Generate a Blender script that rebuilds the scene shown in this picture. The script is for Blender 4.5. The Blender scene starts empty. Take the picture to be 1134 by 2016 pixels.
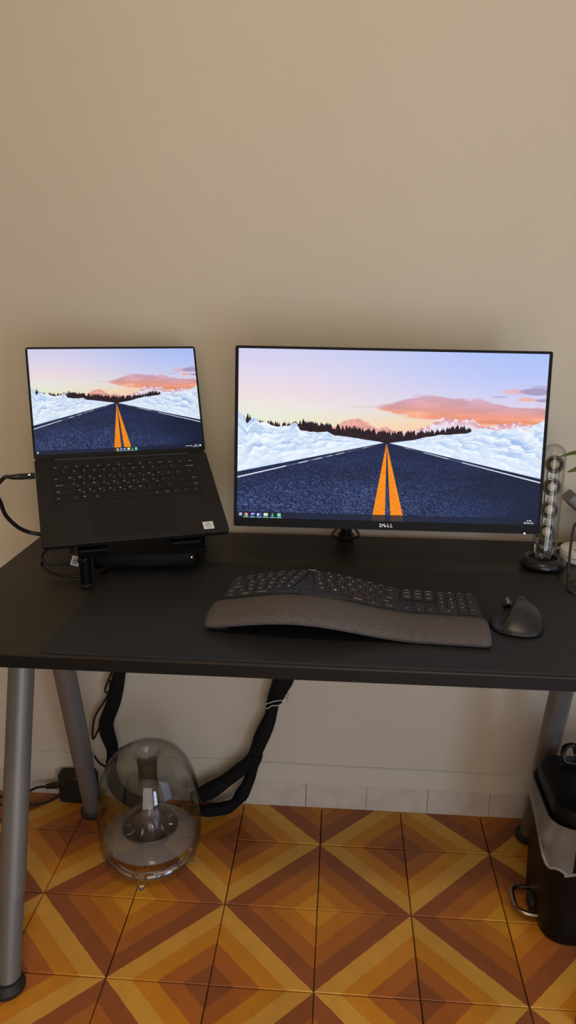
import bpy, bmesh, math, random
import numpy as np
from mathutils import Vector, Matrix, Euler
random.seed(7)
SC = bpy.context.scene
COL = SC.collection
PI = math.pi

# ------------------------------------------------------------------ camera
cam_d = bpy.data.cameras.new('camera')
cam_d.sensor_fit = 'VERTICAL'
cam_d.sensor_height = 36.0
cam_d.lens = 36.0 * 1480.0 / 2016.0
cam_d.clip_start = 0.02
cam = bpy.data.objects.new('camera', cam_d)
COL.objects.link(cam)
_y, _p, _r = 0.0696800926, 0.276308534, 0.00882221170
_f = Vector((-math.sin(_y) * math.cos(_p), math.cos(_y) * math.cos(_p), -math.sin(_p)))
_rt = Vector((math.cos(_y), math.sin(_y), 0))
_up = _rt.cross(_f)
_r2 = math.cos(_r) * _rt + math.sin(_r) * _up
_u2 = -math.sin(_r) * _rt + math.cos(_r) * _up
M = Matrix.Identity(4)
for i in range(3):
    M[i][0], M[i][1], M[i][2] = _r2[i], _u2[i], -_f[i]
M[0][3], M[1][3], M[2][3] = 0.421785688, -1.11829696, 1.25806218
cam.matrix_world = M
SC.camera = cam

# ------------------------------------------------------------------ world, lights, exposure
SC.view_settings.view_transform = 'Standard'
SC.view_settings.look = 'None'
SC.view_settings.gamma = 1.0
SC.view_settings.use_curve_mapping = False
SC.view_settings.exposure = 0.0
world = bpy.data.worlds.new('world')
SC.world = world
world.use_nodes = True
world.node_tree.nodes['Background'].inputs[0].default_value = (0.55, 0.68, 1.0, 1)
world.node_tree.nodes['Background'].inputs[1].default_value = 0.6


def light(name, kind, loc, rot, energy, color, **kw):
    d = bpy.data.lights.new(name, kind)
    d.energy = energy
    d.color = color
    for k, v in kw.items():
        setattr(d, k, v)
    o = bpy.data.objects.new(name, d)
    o.location = loc
    o.rotation_euler = rot
    COL.objects.link(o)
    return o


light('ceiling_bulb', 'POINT', (0.30, -1.15, 2.45), (0, 0, 0), 15, (1.0, 0.79, 0.51), shadow_soft_size=0.06)
light('ceiling_bulb', 'POINT', (0.52, -1.15, 2.45), (0, 0, 0), 15, (1.0, 0.79, 0.51), shadow_soft_size=0.06)
# daylight: side window, and the door behind the camera; plus an added warm fill
light('window_daylight', 'AREA', (1.97, -0.95, 1.15), (0, PI / 2, 0), 6, (0.62, 0.76, 1.0),
      shape='RECTANGLE', size=1.9, size_y=0.9)
light('warm_fill_light', 'AREA', (0.62, -2.17, 0.85), (PI / 2, 0, 0), 13.5, (1.0, 0.83, 0.66),  # unseen fill lamp, added to brighten the wall below the desk
      shape='RECTANGLE', size=1.05, size_y=1.6)
light('door_daylight', 'AREA', (1.48, -2.17, 0.72), (PI / 2, 0, 0), 15, (0.60, 0.76, 1.0),
      shape='RECTANGLE', size=0.40, size_y=1.1)

# ------------------------------------------------------------------ materials
def mat(name, color=(0.5, 0.5, 0.5), rough=0.5, metal=0.0, spec=0.5, noise=None, bump=None, trans=0.0, ior=1.45,
        emit=None, estr=1.0, coat=0.0, alpha=1.0, sss=0.0):
    m = bpy.data.materials.new(name)
    m.use_nodes = True
    nt = m.node_tree
    b = nt.nodes['Principled BSDF']
    b.inputs['Base Color'].default_value = (*color, 1)
    b.inputs['Roughness'].default_value = rough
    b.inputs['Metallic'].default_value = metal
    b.inputs['Specular IOR Level'].default_value = spec
    b.inputs['IOR'].default_value = ior
    b.inputs['Transmission Weight'].default_value = trans
    b.inputs['Coat Weight'].default_value = coat
    b.inputs['Alpha'].default_value = alpha
    if emit:
        b.inputs['Emission Color'].default_value = (*emit, 1)
        b.inputs['Emission Strength'].default_value = estr
    tc = nt.nodes.new('ShaderNodeTexCoord')
    if noise:                                   # (scale xyz, color2, detail)
        mp = nt.nodes.new('ShaderNodeMapping')
        mp.inputs['Scale'].default_value = noise[0]
        nz = nt.nodes.new('ShaderNodeTexNoise')
        nz.inputs['Scale'].default_value = 1.0
        nz.inputs['Detail'].default_value = noise[2]
        mx = nt.nodes.new('ShaderNodeMix')
        mx.data_type = 'RGBA'
        mx.inputs[6].default_value = (*color, 1)
        mx.inputs[7].default_value = (*noise[1], 1)
        rp = nt.nodes.new('ShaderNodeMapRange')
        rp.inputs[1].default_value = 0.35
        rp.inputs[2].default_value = 0.65
        nt.links.new(tc.outputs['Object'], mp.inputs[0])
        nt.links.new(mp.outputs[0], nz.inputs['Vector'])
        nt.links.new(nz.outputs[0], rp.inputs[0])
        nt.links.new(rp.outputs[0], mx.inputs[0])
        nt.links.new(mx.outputs[2], b.inputs['Base Color'])
    if bump:                                    # (scale xyz, strength, distance)
        mp2 = nt.nodes.new('ShaderNodeMapping')
        mp2.inputs['Scale'].default_value = bump[0]
        n2 = nt.nodes.new('ShaderNodeTexNoise')
        n2.inputs['Scale'].default_value = 1.0
        n2.inputs['Detail'].default_value = 4.0
        bp = nt.nodes.new('ShaderNodeBump')
        bp.inputs['Strength'].default_value = bump[1]
        bp.inputs['Distance'].default_value = bump[2]
        nt.links.new(tc.outputs['Object'], mp2.inputs[0])
        nt.links.new(mp2.outputs[0], n2.inputs['Vector'])
        nt.links.new(n2.outputs[0], bp.inputs['Height'])
        nt.links.new(bp.outputs[0], b.inputs['Normal'])
    return m


def s2l(r, g, b):
    f = lambda c: (c / 255 / 12.92) if c <= 10 else ((c / 255 + 0.055) / 1.055) ** 2.4
    return (f(r), f(g), f(b))


M_wall = mat('wall_paint', (0.530, 0.488, 0.395), 0.85, spec=0.2, noise=((2.2, 2, 1.5), (0.512, 0.470, 0.377), 5),
             bump=((26, 40, 60), 0.12, 0.004))
M_white = mat('ceiling_paint', (0.72, 0.70, 0.66), 0.9)
M_skirt = mat('glazed_white_tile', (0.53, 0.485, 0.41), 0.34, spec=0.35, noise=((30, 30, 30), (0.47, 0.425, 0.35), 4))
M_grout = mat('grout', (0.10, 0.07, 0.045), 0.9)
M_desk = mat('black_brown_veneer', (0.018, 0.0135, 0.0105), 0.45, spec=0.28, noise=((6, 120, 120), (0.027, 0.020, 0.0145), 3),
             bump=((8, 260, 260), 0.10, 0.001))
M_mat = mat('black_desk_mat', (0.0162, 0.0166, 0.0188), 0.58, spec=0.28, bump=((900, 900, 900), 0.18, 0.0006))
M_leg = mat('grey_powder_coat', (0.155, 0.153, 0.146), 0.42, metal=0.35, bump=((700, 700, 700), 0.05, 0.0005))
M_foot = mat('black_rubber', (0.013, 0.012, 0.011), 0.6)
M_blk = mat('black_plastic', (0.010, 0.010, 0.010), 0.45, spec=0.4)
M_dock = mat('dock_black', (0.004, 0.004, 0.004), 0.5, spec=0.15)
M_bezel = mat('monitor_bezel', (0.0045, 0.0042, 0.0045), 0.55, spec=0.18)
M_blkgl = mat('black_satin_plastic', (0.008, 0.008, 0.009), 0.28)
M_alu = mat('laptop_black_deck', (0.0105, 0.0092, 0.008), 0.5, spec=0.25, bump=((500, 900, 500), 0.06, 0.0004))
M_pad = mat('laptop_touchpad', (0.009, 0.0082, 0.0078), 0.4, spec=0.25)
M_key = mat('laptop_key', (0.008, 0.0075, 0.007), 0.5, spec=0.25)
M_leg_print = mat('key_print', (0.75, 0.74, 0.72), 0.6)
M_leg_dim = mat('key_print_dim', (0.42, 0.40, 0.37), 0.6)
M_kkey = mat('keyboard_key', (0.021, 0.021, 0.022), 0.5, spec=0.4)
M_kbody = mat('keyboard_graphite', (0.017, 0.017, 0.018), 0.5, spec=0.4)
M_palm = mat('woven_palm_rest', (0.125, 0.110, 0.103), 0.9, spec=0.15, noise=((800, 800, 800), (0.050, 0.044, 0.042), 2),
             bump=((1000, 1000, 1000), 0.4, 0.0006))
M_mouse = mat('mouse_soft_touch', (0.014, 0.014, 0.015), 0.36, spec=0.45)
M_steel = mat('brushed_steel', (0.55, 0.55, 0.56), 0.3, metal=1.0)
M_silver = mat('sticker_silver', (0.70, 0.71, 0.72), 0.35, metal=0.2)
M_paper = mat('white_label', (0.72, 0.70, 0.66), 0.7)
M_ink = mat('ink', (0.05, 0.05, 0.07), 0.7)
M_logo = mat('silver_logo', (0.62, 0.62, 0.63), 0.35, metal=0.3)
M_led = mat('white_led', (0.8, 0.8, 0.8), 0.4, emit=(0.85, 0.93, 1.0), estr=2.0)
M_glass = mat('clear_acrylic', (0.93, 0.94, 0.94), 0.015, trans=1.0, ior=1.46)
M_glass2 = mat('frosted_acrylic', (0.82, 0.82, 0.82), 0.10, trans=0.93, ior=1.35)


def thin(name, tint, edge, gloss=0.02, diff=None, dfac=0.0):
    m = bpy.data.materials.new(name)
    m.use_nodes = True
    nt = m.node_tree
    nt.nodes.clear()
    out = nt.nodes.new('ShaderNodeOutputMaterial')
    tr = nt.nodes.new('ShaderNodeBsdfTransparent')
    gl = nt.nodes.new('ShaderNodeBsdfGlossy')
    gl.inputs['Roughness'].default_value = gloss
    lw = nt.nodes.new('ShaderNodeLayerWeight')
    lw.inputs['Blend'].default_value = 0.5
    p5 = nt.nodes.new('ShaderNodeMath')             # Schlick reflectance of a thin sheet
    p5.operation = 'POWER'
    p5.inputs[1].default_value = 5.0
    nt.links.new(lw.outputs['Facing'], p5.inputs[0])
    fr = nt.nodes.new('ShaderNodeMath')
    fr.operation = 'MULTIPLY_ADD'
    fr.inputs[1].default_value = 0.80
    fr.inputs[2].default_value = 0.036
    nt.links.new(p5.outputs[0], fr.inputs[0])
    pw = nt.nodes.new('ShaderNodeMath')
    pw.operation = 'POWER'
    pw.inputs[1].default_value = 3.0
    nt.links.new(lw.outputs['Facing'], pw.inputs[0])
    mc = nt.nodes.new('ShaderNodeMix')
    mc.data_type = 'RGBA'
    mc.inputs[6].default_value = (*tint, 1)
    mc.inputs[7].default_value = (*edge, 1)
    nt.links.new(pw.outputs[0], mc.inputs[0])
    nt.links.new(mc.outputs[2], tr.inputs[0])
    base = tr.outputs[0]
    if diff:
        df = nt.nodes.new('ShaderNodeBsdfDiffuse')
        df.inputs[0].default_value = (*diff, 1)
        mx0 = nt.nodes.new('ShaderNodeMixShader')
        mx0.inputs[0].default_value = dfac
        nt.links.new(base, mx0.inputs[1])
        nt.links.new(df.outputs[0], mx0.inputs[2])
        base = mx0.outputs[0]
    mx = nt.nodes.new('ShaderNodeMixShader')
    nt.links.new(fr.outputs[0], mx.inputs[0])
    nt.links.new(base, mx.inputs[1])
    nt.links.new(gl.outputs[0], mx.inputs[2])
    nt.links.new(mx.outputs[0], out.inputs[0])
    return m


M_clear = thin('clear_thin_acrylic', (0.96, 0.965, 0.96), (0.55, 0.54, 0.52))
M_frost = thin('frosted_thin_acrylic', (0.93, 0.93, 0.93), (0.6, 0.6, 0.6), 0.12, (0.5, 0.49, 0.47), 0.24)
M_smoke0 = thin('smoked_thin_acrylic', (0.80, 0.74, 0.64), (0.35, 0.31, 0.25), 0.05)
M_smoke = mat('smoked_acrylic', (0.72, 0.66, 0.56), 0.05, trans=0.9, ior=1.4)
M_cone = mat('driver_cone', (0.055, 0.05, 0.048), 0.35, spec=0.5)
M_dome = mat('driver_dome', (0.46, 0.385, 0.28), 0.32, noise=((60, 160, 60), (0.36, 0.29, 0.20), 2))
M_basket = mat('driver_basket', (0.12, 0.10, 0.078), 0.3, spec=0.5)
M_sleeve = mat('black_cable_sleeve', (0.0055, 0.005, 0.005), 0.85, spec=0.2, bump=((400, 400, 400), 0.5, 0.001))
M_cable = mat('black_cable', (0.007, 0.006, 0.006), 0.4)
M_tie = mat('white_wire', (0.62, 0.60, 0.55), 0.6)
M_bin = mat('black_bin_plastic', (0.005, 0.0046, 0.0044), 0.45, spec=0.22, bump=((400, 400, 400), 0.08, 0.0005))
M_bag = mat('translucent_bag', (0.62, 0.59, 0.56), 0.38, trans=0.2, alpha=0.36)
M_pedal = mat('bronze_metal', (0.30, 0.24, 0.18), 0.28, metal=1.0)
M_puck = mat('white_plastic', (0.68, 0.65, 0.60), 0.4)
M_beige = mat('beige_cable', (0.50, 0.42, 0.28), 0.6)
M_arm = mat('grey_metal_arm', (0.15, 0.14, 0.13), 0.4, metal=0.4)
M_leaf = mat('green_leaf', (0.10, 0.16, 0.035), 0.4, noise=((60, 12, 12), (0.16, 0.23, 0.06), 2))
M_pot = mat('terracotta', (0.35, 0.14, 0.07), 0.8)
M_soil = mat('soil', (0.03, 0.02, 0.012), 1.0)


# ------------------------------------------------------------------ mesh helpers
def obj(name, bm, m, parent=None, smooth=False, angle=35, loc=None, rot=None):
    me = bpy.data.meshes.new(name)
    bmesh.ops.recalc_face_normals(bm, faces=bm.faces)
    if smooth:
        for f in bm.faces:
            f.smooth = True
        ca = math.radians(angle)
        for e in bm.edges:
            if len(e.link_faces) == 2 and e.calc_face_angle(0) > ca:
                e.smooth = False
    bm.to_mesh(me)
    bm.free()
    me.materials.append(m)
    return link(name, me, parent, loc, rot)


def link(name, me, parent=None, loc=None, rot=None):
    o = bpy.data.objects.new(name, me)
    COL.objects.link(o)
    if parent:
        o.parent = parent
    if loc is not None:
        o.location = loc
    if rot is not None:
        o.rotation_euler = rot
    return o


def thing(name, label, cat, loc=(0, 0, 0), rot=(0, 0, 0), group=None):
    o = bpy.data.objects.new(name, None)
    o.empty_display_size = 0.02
    COL.objects.link(o)
    o.location = loc
    o.rotation_euler = rot
    o['label'] = label
    o['category'] = cat
    if group:
        o['group'] = group
    return o


def tag(o, label, cat):
    o['label'] = label
    o['category'] = cat
    return o


def struct(o):
    o['kind'] = 'structure'
    return o


def box(x0, x1, y0, y1, z0, z1, bev=0.0, seg=2, bm=None):
    bm = bm or bmesh.new()
    r = bmesh.ops.create_cube(bm, size=1.0)
    vs = r['verts']
    for v in vs:
        v.co = Vector(((x0 + x1) / 2 + v.co.x * (x1 - x0), (y0 + y1) / 2 + v.co.y * (y1 - y0),
                       (z0 + z1) / 2 + v.co.z * (z1 - z0)))
    if bev > 0:
        es = list({e for v in vs for e in v.link_edges})
        bmesh.ops.bevel(bm, geom=es, offset=bev, segments=seg, affect='EDGES', profile=0.5)
    return bm


def rrect(w, d, r, n=6):
    pts = []
    for cx, cy, a0 in ((w / 2 - r, d / 2 - r, 0), (-w / 2 + r, d / 2 - r, 90), (-w / 2 + r, -d / 2 + r, 180),
                       (w / 2 - r, -d / 2 + r, 270)):
        for k in range(n + 1):
            a = math.radians(a0 + 90 * k / n)
            pts.append((cx + r * math.cos(a), cy + r * math.sin(a)))
    return pts


def loft(rings, bm=None, cap0=True, cap1=True, closed=True):
    """rings: list of lists of 3D points, equal length."""
    bm = bm or bmesh.new()
    vv = [[bm.verts.new(p) for p in r] for r in rings]
    n = len(rings[0])
    for a, b in zip(vv, vv[1:]):
        for i in range(n if closed else n - 1):
            j = (i + 1) % n
            bm.faces.new((a[i], a[j], b[j], b[i]))
    if cap0:
        bm.faces.new(list(reversed(vv[0])))
    if cap1:
        bm.faces.new(vv[-1])
    return bm


def lathe(prof, n=48, bm=None, center=(0, 0, 0), close=False):
    """prof: (r,z) pairs, r may be 0 at the ends; close joins last to first (solid ring)."""
    bm = bm or bmesh.new()
    cx, cy, cz = center
    rows = []
    for r, z in prof:
        if r < 1e-6:
            rows.append([bm.verts.new((cx, cy, cz + z))])
        else:
            rows.append([bm.verts.new((cx + r * math.cos(2 * PI * k / n), cy + r * math.sin(2 * PI * k / n), cz + z))
                         for k in range(n)])
    prs = list(zip(rows, rows[1:]))
    if close:
        prs.append((rows[-1], rows[0]))
    for a, b in prs:
        for k in range(n):
            j = (k + 1) % n
            if len(a) == 1 and len(b) == 1:
                break
            if len(a) == 1:
                bm.faces.new((a[0], b[k], b[j]))
            elif len(b) == 1:
                bm.faces.new((a[k], b[0], a[j]))
            else:
                bm.faces.new((a[k], a[j], b[j], b[k]))
    return bm


def catmull(P, n=8):
    P = [Vector(p) for p in P]
    if len(P) < 3:
        return P
    Q = [2 * P[0] - P[1]] + P + [2 * P[-1] - P[-2]]
    out = []
    for i in range(1, len(Q) - 2):
        for k in range(n):
            t = k / n
            a, b, c, d = Q[i - 1], Q[i], Q[i + 1], Q[i + 2]
            out.append(0.5 * ((2 * b) + (c - a) * t + (2 * a - 5 * b + 4 * c - d) * t * t + (3 * b - a - 3 * c + d) * t ** 3))
    out.append(P[-1])
    return out


def tube(P, r, n=10, sub=8, bm=None, closed=False, smoothpath=True):
    pts = catmull(P, sub) if smoothpath else [Vector(p) for p in P]
    N = len(pts)
    rad = r if callable(r) else (lambda t: r)
    t0 = (pts[1] - pts[0]).normalized()
    up = Vector((0, 0, 1)) if abs(t0.z) < 0.9 else Vector((1, 0, 0))
    nrm = t0.cross(up).normalized()
    rings = []
    for i, p in enumerate(pts):
        t = (pts[min(i + 1, N - 1)] - pts[max(i - 1, 0)])
        if t.length < 1e-9:
            t = t0
        t.normalize()
        nrm = (nrm - t * nrm.dot(t))
        nrm = nrm.normalized() if nrm.length > 1e-6 else t.orthogonal().normalized()
        bn = t.cross(nrm)
        rr = rad(i / (N - 1))
        rings.append([p + (nrm * math.cos(2 * PI * k / n) + bn * math.sin(2 * PI * k / n)) * rr for k in range(n)])
    return loft(rings, bm)


def cyl(p0, p1, r0, r1=None, n=24, bm=None, bev=0):
    p0, p1 = Vector(p0), Vector(p1)
    r1 = r0 if r1 is None else r1
    return tube([p0, p1], lambda t: r0 + (r1 - r0) * t, n=n, bm=bm, smoothpath=False)


_txt = {}


def text_mesh(s, size=1.0):
    """vertices and faces of a flat piece of lettering, centred, in XY"""
    key = (s, size)
    if key not in _txt:
        c = bpy.data.curves.new('lettering', 'FONT')
        c.body = s
        c.size = size
        c.align_x = 'CENTER'
        c.align_y = 'CENTER'
        c.resolution_u = 2
        c.offset = 0.018 * size
        o = bpy.data.objects.new('lettering', c)
        me = bpy.data.meshes.new_from_object(o)
        V = [tuple(v.co) for v in me.vertices]
        F = [tuple(p.vertices) for p in me.polygons]
        bpy.data.objects.remove(o)
        bpy.data.meshes.remove(me)
        _txt[key] = (V, F)
    return _txt[key]


def add_text(bm, s, size, fn):
    V, F = text_mesh(s, size)
    vs = [bm.verts.new(fn(x, y)) for x, y, z in V]
    for f in F:
        try:
            bm.faces.new([vs[i] for i in f])
        except ValueError:
            pass


def quad(bm, pts):
    bm.faces.new([bm.verts.new(p) for p in pts])


# ------------------------------------------------------------------ room shell
X0, X1, Y0, YW, ZC = -1.6, 2.0, -2.2, 0.550, 2.75
WALLY = YW
struct(obj('floor', box(X0 - .1, X1 + .1, Y0 - .1, YW + .1, -0.10, -0.0095), M_grout))
floor = bpy.data.objects['floor']
struct(obj('ceiling', box(X0 - .1, X1 + .1, Y0 - .1, YW + .1, ZC, ZC + .1), M_white))
struct(obj('wall_back', box(X0 - .1, X1 + .1, YW, YW + .1, -0.009, ZC), M_wall))
bm = box(X0 - .1, 0.05, Y0 - .1, Y0, -0.009, ZC)
box(1.78, X1 + .1, Y0 - .1, Y0, -0.009, ZC, bm=bm)
box(0.05, 1.78, Y0 - .1, Y0, 2.08, ZC, bm=bm)
struct(obj('wall_front', bm, M_wall))
dr1 = struct(obj('door_1', box(1.18, 1.24, Y0 - .08, Y0 - .03, 0.0, 2.08), M_white))
for a in ((0.05, 0.10, 0.0, 2.08), (1.73, 1.78, 0.0, 2.08), (0.10, 1.73, 2.03, 2.08), (0.10, 1.73, 0.0, 0.05)):
    obj('door_frame', box(a[0], a[1], Y0 - .08, Y0 - .03, a[2], a[3]), M_white, dr1)
struct(obj('wall_left', box(X0 - .1, X0, Y0, YW, -0.009, ZC), M_wall))
bm = box(X1, X1 + .1, Y0, -1.45, -0.009, ZC)
box(X1, X1 + .1, -0.45, YW, -0.009, ZC, bm=bm)
box(X1, X1 + .1, -1.45, -0.45, 2.15, ZC, bm=bm)
box(X1, X1 + .1, -1.45, -0.45, -0.009, 0.15, bm=bm)
struct(obj('wall_right', bm, M_wall))
win = struct(obj('window_1', box(X1 + .02, X1 + .08, -0.98, -0.92, 0.15, 2.15), M_white))
for a in ((-1.45, -1.40, 0.15, 2.15), (-0.50, -0.45, 0.15, 2.15), (-1.40, -0.50, 0.15, 0.20), (-1.40, -0.50, 2.10, 2.15)):
    obj('window_frame', box(X1 + .02, X1 + .08, *a), M_white, win)

# floor tiles: hydraulic cement tiles with diagonal bands; d = u - v runs -1..1 across the tile
m = bpy.data.materials.new('cement_tile')
m.use_nodes = True
nt = m.node_tree
b = nt.nodes['Principled BSDF']
uv = nt.nodes.new('ShaderNodeUVMap')
uv.uv_map = 'band'
sep = nt.nodes.new('ShaderNodeSeparateXYZ')
nt.links.new(uv.outputs[0], sep.inputs[0])
oi = nt.nodes.new('ShaderNodeObjectInfo')
tc = nt.nodes.new('ShaderNodeTexCoord')
nz = nt.nodes.new('ShaderNodeTexNoise')
nz.inputs['Scale'].default_value = 45
nz.inputs['Detail'].default_value = 3
nt.links.new(tc.outputs['Object'], nz.inputs['Vector'])
ma = nt.nodes.new('ShaderNodeMath')
ma.operation = 'MULTIPLY_ADD'
ma.inputs[1].default_value = 0.012
nt.links.new(nz.outputs[0], ma.inputs[0])
sb = nt.nodes.new('ShaderNodeMath')
sb.operation = 'SUBTRACT'
sb.inputs[1].default_value = 0.006
nt.links.new(sep.outputs[0], sb.inputs[0])
nt.links.new(sb.outputs[0], ma.inputs[2])
cr = nt.nodes.new('ShaderNodeValToRGB')
cr.color_ramp.interpolation = 'CONSTANT'
bands = [(0.0, s2l(214, 148, 44)), (0.125, s2l(196, 124, 38)), (0.25, s2l(176, 104, 44)), (0.375, s2l(150, 86, 48)),
         (0.5, s2l(214, 158, 66)), (0.625, s2l(205, 134, 38)), (0.75, s2l(176, 102, 42)), (0.875, s2l(148, 85, 46))]
el = cr.color_ramp.elements
while len(el) < len(bands):
    el.new(0.99)
for e, (pp, c) in zip(sorted(el, key=lambda e: e.position), bands):
    e.position = pp
for e, (pp, c) in zip(el, bands):
    e.position = pp
    e.color = (*c, 1)
nt.links.new(ma.outputs[0], cr.inputs[0])
hs = nt.nodes.new('ShaderNodeHueSaturation')
mr = nt.nodes.new('ShaderNodeMapRange')
mr.inputs[3].default_value = 0.88
mr.inputs[4].default_value = 1.10
nt.links.new(oi.outputs['Random'], mr.inputs[0])
nt.links.new(mr.outputs[0], hs.inputs['Value'])
# fine mottling of the pigment
nz2 = nt.nodes.new('ShaderNodeTexNoise')
nz2.inputs['Scale'].default_value = 18
nz2.inputs['Detail'].default_value = 6
nt.links.new(tc.outputs['Object'], nz2.inputs['Vector'])
mr2 = nt.nodes.new('ShaderNodeMapRange')
mr2.inputs[1].default_value = 0.3
mr2.inputs[2].default_value = 0.7
mr2.inputs[3].default_value = 0.90
mr2.inputs[4].default_value = 1.06
nt.links.new(nz2.outputs[0], mr2.inputs[0])
mxx = nt.nodes.new('ShaderNodeMix')
mxx.data_type = 'RGBA'
mxx.blend_type = 'MULTIPLY'
mxx.inputs[0].default_value = 1.0
nt.links.new(cr.outputs[0], mxx.inputs[6])
nt.links.new(mr2.outputs[0], mxx.inputs[7])
nt.links.new(mxx.outputs[2], hs.inputs['Color'])
# small pale chips and scuffs on the worn surface
nz3 = nt.nodes.new('ShaderNodeTexNoise')
nz3.inputs['Scale'].default_value = 260
nz3.inputs['Detail'].default_value = 2
geo = nt.nodes.new('ShaderNodeNewGeometry')
nt.links.new(geo.outputs['Position'], nz3.inputs['Vector'])
mr3 = nt.nodes.new('ShaderNodeMapRange')
mr3.inputs[1].default_value = 0.735
mr3.inputs[2].default_value = 0.775
nt.links.new(nz3.outputs[0], mr3.inputs[0])
mx3 = nt.nodes.new('ShaderNodeMix')
mx3.data_type = 'RGBA'
mx3.inputs[7].default_value = (0.62, 0.50, 0.30, 1)
nt.links.new(mr3.outputs[0], mx3.inputs[0])
nt.links.new(hs.outputs[0], mx3.inputs[6])
nt.links.new(mx3.outputs[2], b.inputs['Base Color'])
b.inputs['Roughness'].default_value = 0.38
b.inputs['Specular IOR Level'].default_value = 0.35
M_tile = m

TS, GAP = 0.2, 0.0011


def tile_mesh(kind, ymax):
    """kind: True -> d = u - v with dark centre at (1,0); see below. ymax crops the tile."""
    bm = bmesh.new()
    y1 = min(TS - GAP, ymax)
    bev = 0.0012
    ring = lambda ins, z: [(GAP + ins, GAP + ins, z), (TS - GAP - ins, GAP + ins, z), (TS - GAP - ins, y1 - ins, z),
                           (GAP + ins, y1 - ins, z)]
    loft([ring(0, -0.0095), ring(0, -bev), ring(bev, 0)], bm, cap0=False)
    star, dark = kind
    uvl = bm.loops.layers.uv.new('band')
    for f in bm.faces:
        for l in f.loops:
            u, v = l.vert.co.x / TS, l.vert.co.y / TS
            d = (u - v) if star else (u + v - 1)
            # side with d>0 has its centre at (1,0) (star) or (1,1); dark tells whether that centre is the dark one
            s = d if dark else -d
            l[uvl].uv = (0.5 + 0.5 * s, 0)
    me = bpy.data.meshes.new('tile')
    bm.to_mesh(me)
    bm.free()
    me.materials.append(M_tile)
    return me


tm = {}
rows = range(int(Y0 / TS) - 0, 3)
for r in rows:
    for i in range(-8, 10):
        star = (i + r) % 2 == 0
        # star tile: d>0 centre is node (i+1, r): dark if that row is even
        # other tile: d>0 centre is node (i+1, r+1): dark if r+1 even
        dark = (r % 2 == 0) if star else ((r + 1) % 2 == 0)
        crop = r == 2
        key = (star, dark, crop)
        if key not in tm:
            tm[key] = tile_mesh((star, dark), 0.1375 if crop else 1)
        link('tile', tm[key], floor, (i * TS + random.uniform(-.0004, .0004), r * TS + random.uniform(-.0003, .0003),
                                      random.uniform(-.0006, .0003)))

# skirting: a row of glazed tiles, a plaster fillet above it
M_joint = mat('skirting_joint', (0.16, 0.125, 0.095), 0.9)
sk = struct(obj('baseboard_back', box(X0, X1, 0.5385, YW, -0.009, 0.0675), M_joint))
k = -12
xs = 0.2037 - 0.1545 * 12
hs_ = 0
while xs < X1 - 0.1:
    w = 0.1545
    a = max(xs, X0) + (0.0013 if abs(xs - 0.358) < .02 else 0.0004)
    c = min(xs + w, X1) - random.uniform(0.0001, 0.0005)
    if c - a > 0.02:
        o = obj('tile', box(a, c, 0.5368 + random.uniform(-.0006, .0006), 0.5384, -0.0085, 0.0690,
                            0.0007, 1), M_skirt, sk)
    xs += w
# fillet profile swept along x with small waviness
prof = [(YW, 0.0675), (0.5372, 0.0678), (0.5370, 0.072), (0.5388, 0.080), (0.5425, 0.100), (0.5445, 0.113), (0.5475, 0.1165), (YW, 0.117)]
ringsx = []
for k in range(61):
    x = X0 + (X1 - X0) * k / 60
    dz = 0.003 * math.sin(x * 3.1 + 1) + 0.0015 * math.sin(x * 11)
    ringsx.append([(x, y, z + dz * (0.2 if z < .075 else 1)) for y, z in prof])
struct(obj('trim_1', loft(ringsx), M_wall, smooth=True, angle=30))

# ------------------------------------------------------------------ desk
DZ = 0.740
desk = thing('desk', 'black-brown wooden desk on grey metal A-shaped legs against the back wall', 'desk', (0.36, 0.2, 0))


def local(o, p):
    return tuple(Vector(p) - Vector(o.location))


DX0, DX1, DY0, DY1 = -0.245, 1.13, -0.122, 0.520
bm = box(DX0 - .36, DX1 - .36, DY0 - .2, DY1 - .2, DZ - 0.022, DZ, 0.0018, 2)
obj('tabletop', bm, M_desk, desk, smooth=True)
M_edge = mat('black_edge_band', (0.006, 0.0055, 0.005), 0.5, spec=0.2)
for a in ((DX0 - .36 - .0006, DX1 - .36 + .0006, DY0 - .2 - .0008, DY0 - .2 + .0004), (DX0 - .36 - .0008, DX0 - .36 + .0004, DY0 - .2, DY1 - .2)):
    obj('edge_band', box(*a, DZ - 0.0215, DZ - .0022, 0.0003, 1), M_edge, desk)


def a_frame(x, zt=0.715):
    fr = []
    for (yb, yt) in ((-0.036, 0.192), (0.469, 0.289)):
        p0 = Vector((x - .36, yb - .2, 0.0))
        p1 = Vector((x - .36, yt - .2, zt))
        d = (p1 - p0)
        at = lambda t: p0 + d * t
        # outer tube, narrower telescoping tube below it
        tj = 0.235
        leg = obj('leg', loft([[at(t) + Vector((rr * math.cos(a), rr * math.sin(a), 0)) for a in [2 * PI * k / 28 for k in range(28)]]
                               for t, rr in ((tj, 0.0225), (tj + .002, 0.0242), (0.985, 0.0248))]), M_leg, desk, smooth=True)
        obj('telescopic_tube', cyl(at(0.018), at(tj + .05), 0.0218, 0.0222, 28), M_leg, leg, smooth=True)
        obj('rubber_foot', lathe([(0, 0), (.030, 0), (.032, .004), (.032, .010), (.027, .016), (.0235, .022), (0, .022)], 28,
                                 center=(p0.x, p0.y, 0)), M_foot, leg, smooth=True)
    obj('leg_bracket', box(x - .36 - .03, x - .36 + .03, 0.14 - .2, 0.34 - .2, 0.706, 0.7178, 0.002, 1), M_leg, desk)


a_frame(-0.176)
a_frame(0.905)
# cross rail between the frames, under the top
obj('rail', box(-0.146 - .36, 0.875 - .36, 0.225 - .2, 0.255 - .2, 0.692, 0.7175, 0.002, 1), M_leg, desk)

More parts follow.
